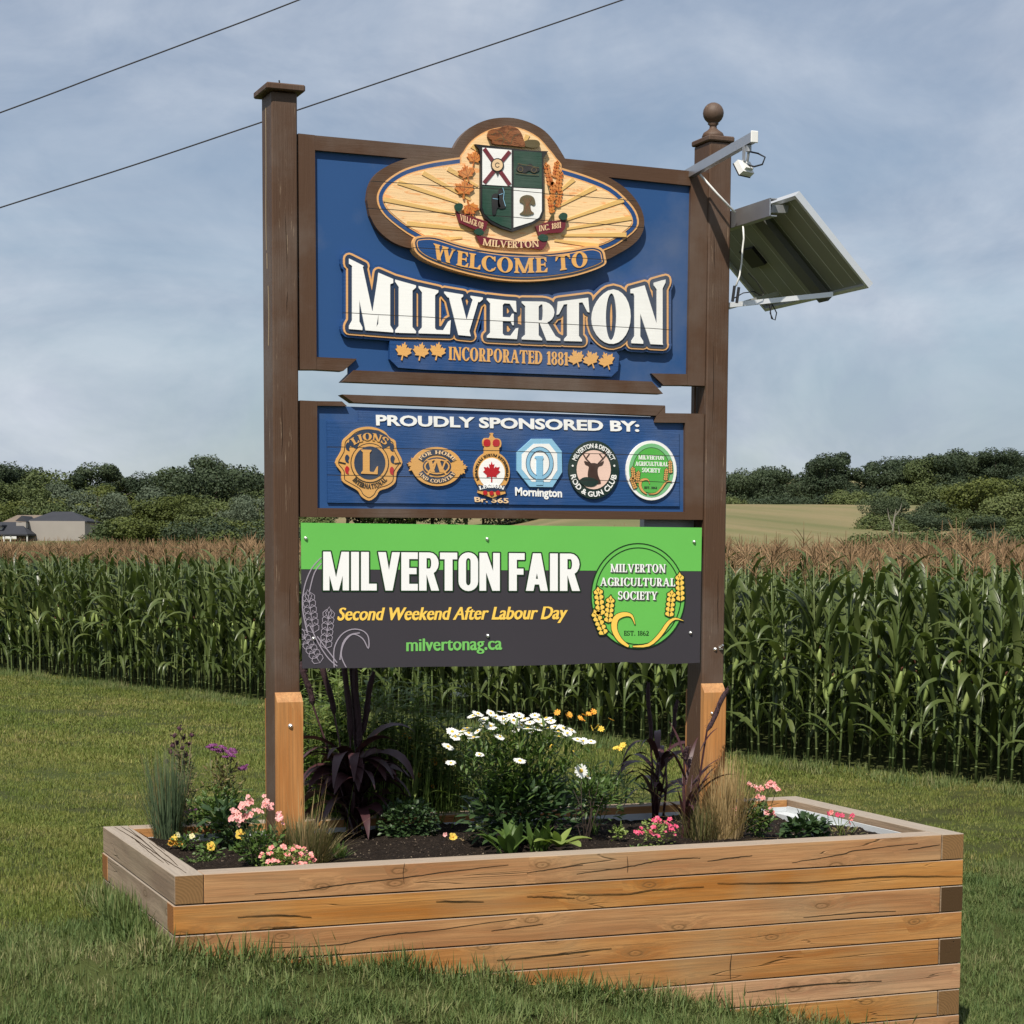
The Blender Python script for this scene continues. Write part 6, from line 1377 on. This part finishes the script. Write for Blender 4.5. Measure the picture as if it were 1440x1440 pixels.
# 10 purple millet
def millet(px, py, lab, leaves, spikes, nbase, Y=None, spr=.0165):
    o, p, s_ = plant('purple_millet', px, py, lab, 'millet', None, Y)
    st = []
    for bx, by, tx, ty, dy in spikes:
        b_, t_ = at(bx, by, p, dy), at(tx, ty, p, dy); mb = MB(); mb.tube([p+Vector((random.gauss(0, .02), random.gauss(0, .02), 0)), (p+b_)/2+Vector((random.gauss(0, .01), 0, 0)), b_], [.007, .006, .005], 6); mb.build('stem', m_mil, o)
        mb = MB(); n = 9; rads = [.006]+[spr+.0012*math.sin(i*2.1) for i in range(1, n)]+[.008]; mb.tube([b_.lerp(t_, i/n)+Vector((.006*math.sin(i*.7), 0, 0)) for i in range(n+1)], rads, 9); sp_ = mb.build('seed_spike', m_spk, o)
        mb = MB()
        for _ in range(170):
            q = b_.lerp(t_, random.random()); a = random.uniform(0, 6.283); d = Vector((math.cos(a), math.sin(a), .6)); mb.leaf(q+d*.014, d, (0, 0, 1), .011, .004)
        k_ = mb.build('bristles', m_seed, sp_); k_['kind'] = 'stuff'
    for (hz, az, el, ln, wd, dr) in leaves:
        mb = MB(); b_ = p+Vector((random.gauss(0, .015), random.gauss(0, .015), hz)); mb.ribbon(b_, az, el, ln, wd, dr, 9, .12, random.uniform(-.9, .9), basew=.7, bulge=.45, tip=.04); mb.build('leaf', m_mil, o, smooth=True)
    mb = MB()
    for _ in range(nbase): a = random.uniform(0, 6.28); mb.tube([p+Vector((.03*math.cos(a), .03*math.sin(a), -.02)), p+Vector((.05*math.cos(a), .05*math.sin(a), .20)), p+Vector((.04*math.cos(a+.4), .04*math.sin(a+.4), .36))], [.008, .007, .003], 6)
    mb.build('stem', m_mil, o, smooth=True); return o, p
random.seed(11)
Lv = [(random.uniform(.03, .40), random.uniform(0, 6.283), R(random.uniform(25, 66)), random.uniform(.30, .50), random.uniform(.060, .095), random.uniform(4.5, 9.0)) for _ in range(72)]
millet(498, 1172, 'large dark purple millet with strap leaves and tall spikes right of the left post', Lv, [(493, 1040, 483, 900, 0), (500, 1050, 496, 905, .03), (508, 1035, 526, 944, 0), (470, 1005, 452, 925, .1), (440, 992, 424, 930, .12), (505, 1055, 500, 930, -.02)], 7)
Lv = [(random.uniform(.08, .42), random.uniform(0, 6.283), R(random.uniform(30, 66)), random.uniform(.25, .42), random.uniform(.028, .045), random.uniform(4.5, 9.0)) for _ in range(26)]
millet(925, 1150, 'smaller thin dark millet left of the right post', Lv, [(915, 1050, 912, 960, 0), (944, 1040, 953, 985, 0)], 4, None, .012)
Lv = [(random.uniform(.1, .4), random.uniform(0, 6.283), R(random.uniform(45, 75)), random.uniform(.22, .36), .022, random.uniform(3, 6)) for _ in range(14)]
millet(966, 1158, 'thin dark millet in front of the right brace with one spike leaning right', Lv, [(994, 1028, 1024, 968, -.05), (962, 1070, 968, 1050, 0)], 2, .64, .013)
# 11 dark fine bush
random.seed(5)
o, p, s_ = plant('small_shrub', 574, 1178, 'low dark green fine-leaved bush right of the large purple millet', 'shrub')
foliage(o, p+Vector((0, 0, .08)), .17, .13, .13, 1100, .030, .020, m_lfd, .3, shell=.45, zmin=p.z)
# 12 weedy growth behind the planter
for px, py, h, nf, lab in [(468, 1140, .60, 0, 'tall weedy green plant just right of the left post'), (525, 1140, .66, 3, 'tall weedy green plant behind the purple millet'), (575, 1140, .66, 8, 'tallest weedy green plant with a few yellow flowers behind the planter'), (625, 1140, .50, 6, 'weedy green plant beside the daisies with pale seed heads above it'), (845, 1120, .30, 0, 'weedy green plant behind the yellow coreopsis')]:
    y_ = 1.99; b0 = onY(px, py, y_); p = Vector((b0.x, y_, Tz(b0.x, y_))); o = tag(empty('wild_plant', tuple(p)), lab, 'plant')
    hh = h+.74; mb = MB()
    for _ in range(64):
        a = random.uniform(0, 6.28); r_ = math.sqrt(random.random())*.22; q = p+Vector((r_*math.cos(a)*1.3, r_*math.sin(a), 0)); t = q+Vector((random.gauss(0, .07), random.gauss(0, .05), hh*random.uniform(.62, 1.0)))
        mb.tube([q, (q+t)/2+Vector((random.gauss(0, .02), 0, 0)), t], [.004, .003, .002], 4, cap=False)
        for k in range(44):
            f = random.uniform(.1, 1); c = q.lerp(t, f); an = random.uniform(0, 6.28); mb.leaf(c, (math.cos(an), math.sin(an), random.uniform(.1, .9)), (0, 0, 1), random.uniform(.08, .15), random.uniform(.014, .026), curl=.4)
    blades(o, p, 260, hh*.85, .24, .008, m_lfy, .22, 1.0)
    k_ = mb.build('foliage', m_lfy, o); k_['kind'] = 'stuff'
    for _ in range(nf): head(o, p+Vector((random.uniform(-.18, .22), -.15, hh*random.uniform(.45, .85))), .018, 8, m_por if random.random() < .5 else m_pyl, m_seed, (random.gauss(0, .4), -.8, .5), .1)
y_ = 2.1; mb = MB(); b0 = onY(650, 975, y_); cw = tag(empty('wild_carrot', (b0.x, y_, Tz(b0.x, y_))), 'small white lacy wildflowers above the weeds behind the planter', 'flower')
for k in range(5):
    t = onY(random.uniform(636, 660), random.uniform(962, 985), y_)
    for _ in range(26): mb.leaf(t+Vector((random.gauss(0, .02), random.gauss(0, .02), random.gauss(0, .006))), (random.gauss(0, 1), random.gauss(0, 1), .3), (0, 0, 1), .010, .008)
k_ = mb.build('flower', m_pw, cw); k_['kind'] = 'stuff'; stems(cw, Vector(cw.location), [onY(x, 975, y_) for x in (640, 648, 657)], .002, m_stem)
# 13 daisies
o, p, s_ = plant('daisy_bush', 738, 1172, 'big leafy shasta daisy clump covered in white daisies in the middle of the planter', 'flower', None, .80)
foliage(o, p+Vector((0, .03, .17)), .33, .15, .20, 1150, .075, .026, m_lfd, .4, shell=.35, zmin=p.z)
dz = [(665,1007),(672,1004),(680,1012),(690,1003),(697,1008),(706,1001),(708,1011),(716,1007),(722,1013),(730,1006),(738,1011),(745,1016),(752,1006),(757,1012),(762,1018),(768,1010),(775,1014),(771,1024),(780,1022),(785,1029),(792,1024),(798,1031),(804,1027),(636,1029),(645,1033),(651,1027),(659,1031),(666,1037),(672,1028),(680,1022),(684,1018),(657,1024),(690,1021),(742,1024),(733,1020),(726,1026),(712,1018),(755,1024),(812,1040),(820,1042),(831,1043),(630,1050),(674,1061),(703,1036),(634,1073),(731,1070),(806,1057),(697,1033),(749,1031),(786,1036),(640,1036)]
tips = []
for i, (x, y) in enumerate(dz):
    t = at(x, y, p, random.uniform(-.10, .09) if y < 1035 else random.uniform(-.12, 0)); tips.append(t); head(o, t, random.uniform(.028, .037), 15, m_pw, m_py, (random.gauss(0, .35), random.uniform(-.9, .05), 1), random.uniform(-.12, .12), wd=.34, cr=.26)
stems(o, p+Vector((0, .1, 0)), tips, .0027, m_lfg, 4, .04)
mb = MB()
for t in tips:
    for k in range(24): c = (p+Vector((0, .02, .05))).lerp(t, random.uniform(.35, .93))+Vector((random.gauss(0, .035), random.gauss(0, .03), 0)); mb.leaf(c, (random.gauss(0, 1), random.gauss(0, 1), .9), (0, 0, 1), .065, .016)
k_ = mb.build('stem_leaves', m_lfg, o); k_['kind'] = 'stuff'
# 14 lone daisy
o, p, s_ = plant('daisy', 822, 1166, 'single tall white daisy on thin dark stems right of the daisy clump', 'flower', None, .70)
t1, t2 = at(817, 1084, p, -.03), at(826, 1092, p, .02); head(o, t1, .042, 15, m_pw, m_py, (.1, -1, .25), .05, wd=.32, cr=.28); head(o, t2, .030, 13, m_pw, m_py, (.5, -.4, .9), .05, wd=.34)
stems(o, p, [t1, t2]+[at(x, y, p) for x, y in [(806, 1110), (832, 1105), (842, 1100), (815, 1120), (850, 1115), (828, 1120)]], .003, m_stemd)
foliage(o, p+Vector((.03, .05, .26)), .10, .08, .12, 150, .05, .016, m_lfg, .5, shell=.1)
# 15 broad light leaves
o, p, s_ = plant('hosta', 786, 1178, 'low plant with broad yellow-green leaves in front of the daisy clump', 'plant', None, .47)
for az, el, ln, wd, dr, z_ in [(-2.8, .5, .18, .085, 5, .03), (-1.9, .45, .16, .115, 6, .04), (-1.2, .40, .16, .110, 6, .03), (-.3, .5, .18, .085, 5, .03), (.4, .9, .13, .05, 4, .03), (2.6, 1.0, .14, .05, 4, .03), (-2.3, 1.0, .12, .05, 5, .03)]:
    mb = MB(); mb.ribbon(p+Vector((0, 0, z_)), az, el, ln, wd, dr, 7, .25, basew=.25, bulge=.5, tip=.12); mb.build('leaf', m_lfl, o, smooth=True)
for px, py, lab in [(712, 1160, 'broad mid-green leafy rosette at the left foot of the daisy clump'), (758, 1158, 'upright mid-green leafy rosette at the foot of the daisy clump')]:
    o, p, s_ = plant('leafy_plant', px, py, lab, 'plant', None, .56)
    for k in range(16):
        mb = MB(); mb.ribbon(p+Vector((random.gauss(0, .03), random.gauss(0, .02), .0)), random.uniform(0, 6.28), R(random.uniform(30, 80)), random.uniform(.12, .2), random.uniform(.04, .06), random.uniform(2, 6), 6, .3, basew=.3, bulge=.5, tip=.08); mb.build('leaf', m_lfg, o, smooth=True)
# 16 petunias
o, p, s_ = plant('petunia', 655, 1186, 'sprawling petunia with one orange-yellow flower on bare soil', 'flower'); t = at(637, 1177, p); head(o, t, .024, 5, m_pyl, m_por, (0, -1, .4), .2, wd=.9); head(o, at(626, 1174, p), .014, 5, m_pp, None, (-.6, -.8, .3), .4, wd=.8)
foliage(o, p+Vector((.02, 0, .01)), .12, .04, .02, 70, .025, .011, m_tangr, .1, shell=.1, zmin=p.z)
o, p, s_ = plant('petunia', 680, 1178, 'small upright petunia with cream-yellow flowers', 'flower')
for x, y in [(681, 1160), (684, 1155), (679, 1166), (676, 1151)]: head(o, at(x, y, p), .018, 5, m_pcr, m_pyl, (random.gauss(0, .4), -1, .3), .3, wd=.9)
foliage(o, p+Vector((0, 0, .06)), .05, .04, .06, 80, .028, .013, m_lfl, .4, shell=.1)
# 17 coreopsis
o, p, s_ = plant('coreopsis', 852, 1160, 'yellow coreopsis behind and right of the daisy clump', 'flower', None, .86); tips = []
for x, y in [(784, 1002), (797, 1008), (801, 1005), (816, 1010), (822, 1006), (828, 1004), (835, 1001), (819, 1012), (859, 1012), (832, 1024), (845, 1025), (840, 1022), (866, 1052), (876, 1048), (775, 1050), (871, 1053)]:
    t = at(x, y, p, .05); tips.append(t); head(o, t, .020, 8, m_pyl if y > 1015 else m_por, m_py, (random.gauss(0, .6), random.gauss(-.5, .4), .5), .2, wd=.5)
stems(o, p+Vector((0, .15, 0)), tips, .0022, m_lfg, 4, .04); foliage(o, p+Vector((0, .15, .19)), .18, .12, .18, 420, .06, .018, m_lfg, .6, shell=.1)
# 18.. small things along the front
o, p, s_ = plant('leafy_plant', 870, 1185, 'tiny light green seedling between the broad-leaved plant and the crimson flowers'); foliage(o, p+Vector((0, 0, .05)), .045, .04, .05, 70, .028, .017, m_lfl, .4, shell=.1)
bedding(920, 1190, 62, 46, m_pr, 'rounded clump of crimson-pink flowers near the front timber', 30, 240, .015, m_lfl)
o, p, s_ = plant('ornamental_grass', 1022, 1168, 'tall straw-coloured dry grass in front of the right brace', 'ornamental grass', None, .60)
blades(o, p, 330, .50, .085, .0050, m_straw, .24, .7, hv=.5); blades(o, p+Vector((-.06, 0, 0)), 110, .46, .06, .004, m_straw, .6, 2.4, 'drooping_blades')
o, p, s_ = plant('ornamental_grass', 985, 1166, 'short tan and green grass left of the straw-coloured grass', 'ornamental grass', None, .60 ); blades(o, p, 300, .26, .09, .004, m_tangr, .5, 3.0)
o, p, s_ = plant('snapdragon', 1062, 1176, 'pink-flowered snapdragon right of the straw-coloured grass', 'flower', None, .62)
foliage(o, p+Vector((0, 0, .10)), .10, .08, .11, 360, .035, .019, m_lfg, .4, shell=.25); tips = []
for cx_, cy2 in [(1054, 1104), (1062, 1108), (1070, 1109), (1079, 1107), (1088, 1104), (1092, 1110), (1066, 1121), (1072, 1123), (1082, 1140), (1078, 1144), (1086, 1146), (1034, 1138), (1030, 1144), (1084, 1102)]:
    t = at(cx_, cy2, p, random.uniform(-.06, .02)); tips.append(t); head(o, t, .020, 5, m_pp, m_ps, (random.gauss(0, .5), -.7, .6), .5, wd=.8, cr=.4)
    for _ in range(2): head(o, t+Vector((random.gauss(0, .010), 0, random.gauss(-.004, .010))), .013, 5, m_ps if random.random() < .4 else m_pp, None, (random.gauss(0, .6), -.5, .6), .5, 'floret', wd=.8)
stems(o, p, tips, .0025, m_stem)
o, p, s_ = plant('leafy_plant', 1132, 1182, 'dark green rounded leafy plant near the right end of the planter')
foliage(o, p+Vector((0, 0, .05)), .16, .09, .08, 260, .055, .034, m_lfd, .35, shell=.2, zmin=p.z)
o, p, s_ = plant('dianthus', 1185, 1180, 'red flowers on pale stems at the right end of the planter', 'flower')
tips = [at(x, y, p) for x, y in [(1164, 1145), (1169, 1143), (1178, 1146), (1184, 1147), (1196, 1152), (1199, 1147), (1194, 1157)]]
for t in tips: head(o, t, .016, 7, m_ps if random.random() < .5 else m_pr, None, (random.gauss(0, .5), -.7, .5), .4, wd=.6)
stems(o, p, tips, .0025, m_lfl); foliage(o, p+Vector((.02, 0, .03)), .12, .04, .035, 80, .035, .010, m_tangr, .3, shell=.1, zmin=p.z)
for px, py, w_, lab in [(285, 1212, .16, 'thin creeping green weeds behind the front left corner'), (905, 1196, .18, 'thin creeping green weeds behind the front timber, right of the broad-leaved plant')]:
    o, p, s_ = plant('creeping_weed', px, py, lab); foliage(o, p+Vector((0, 0, .008)), w_, .03, .012, 120, .022, .010, m_lfg, .1, shell=.05, zmin=p.z)
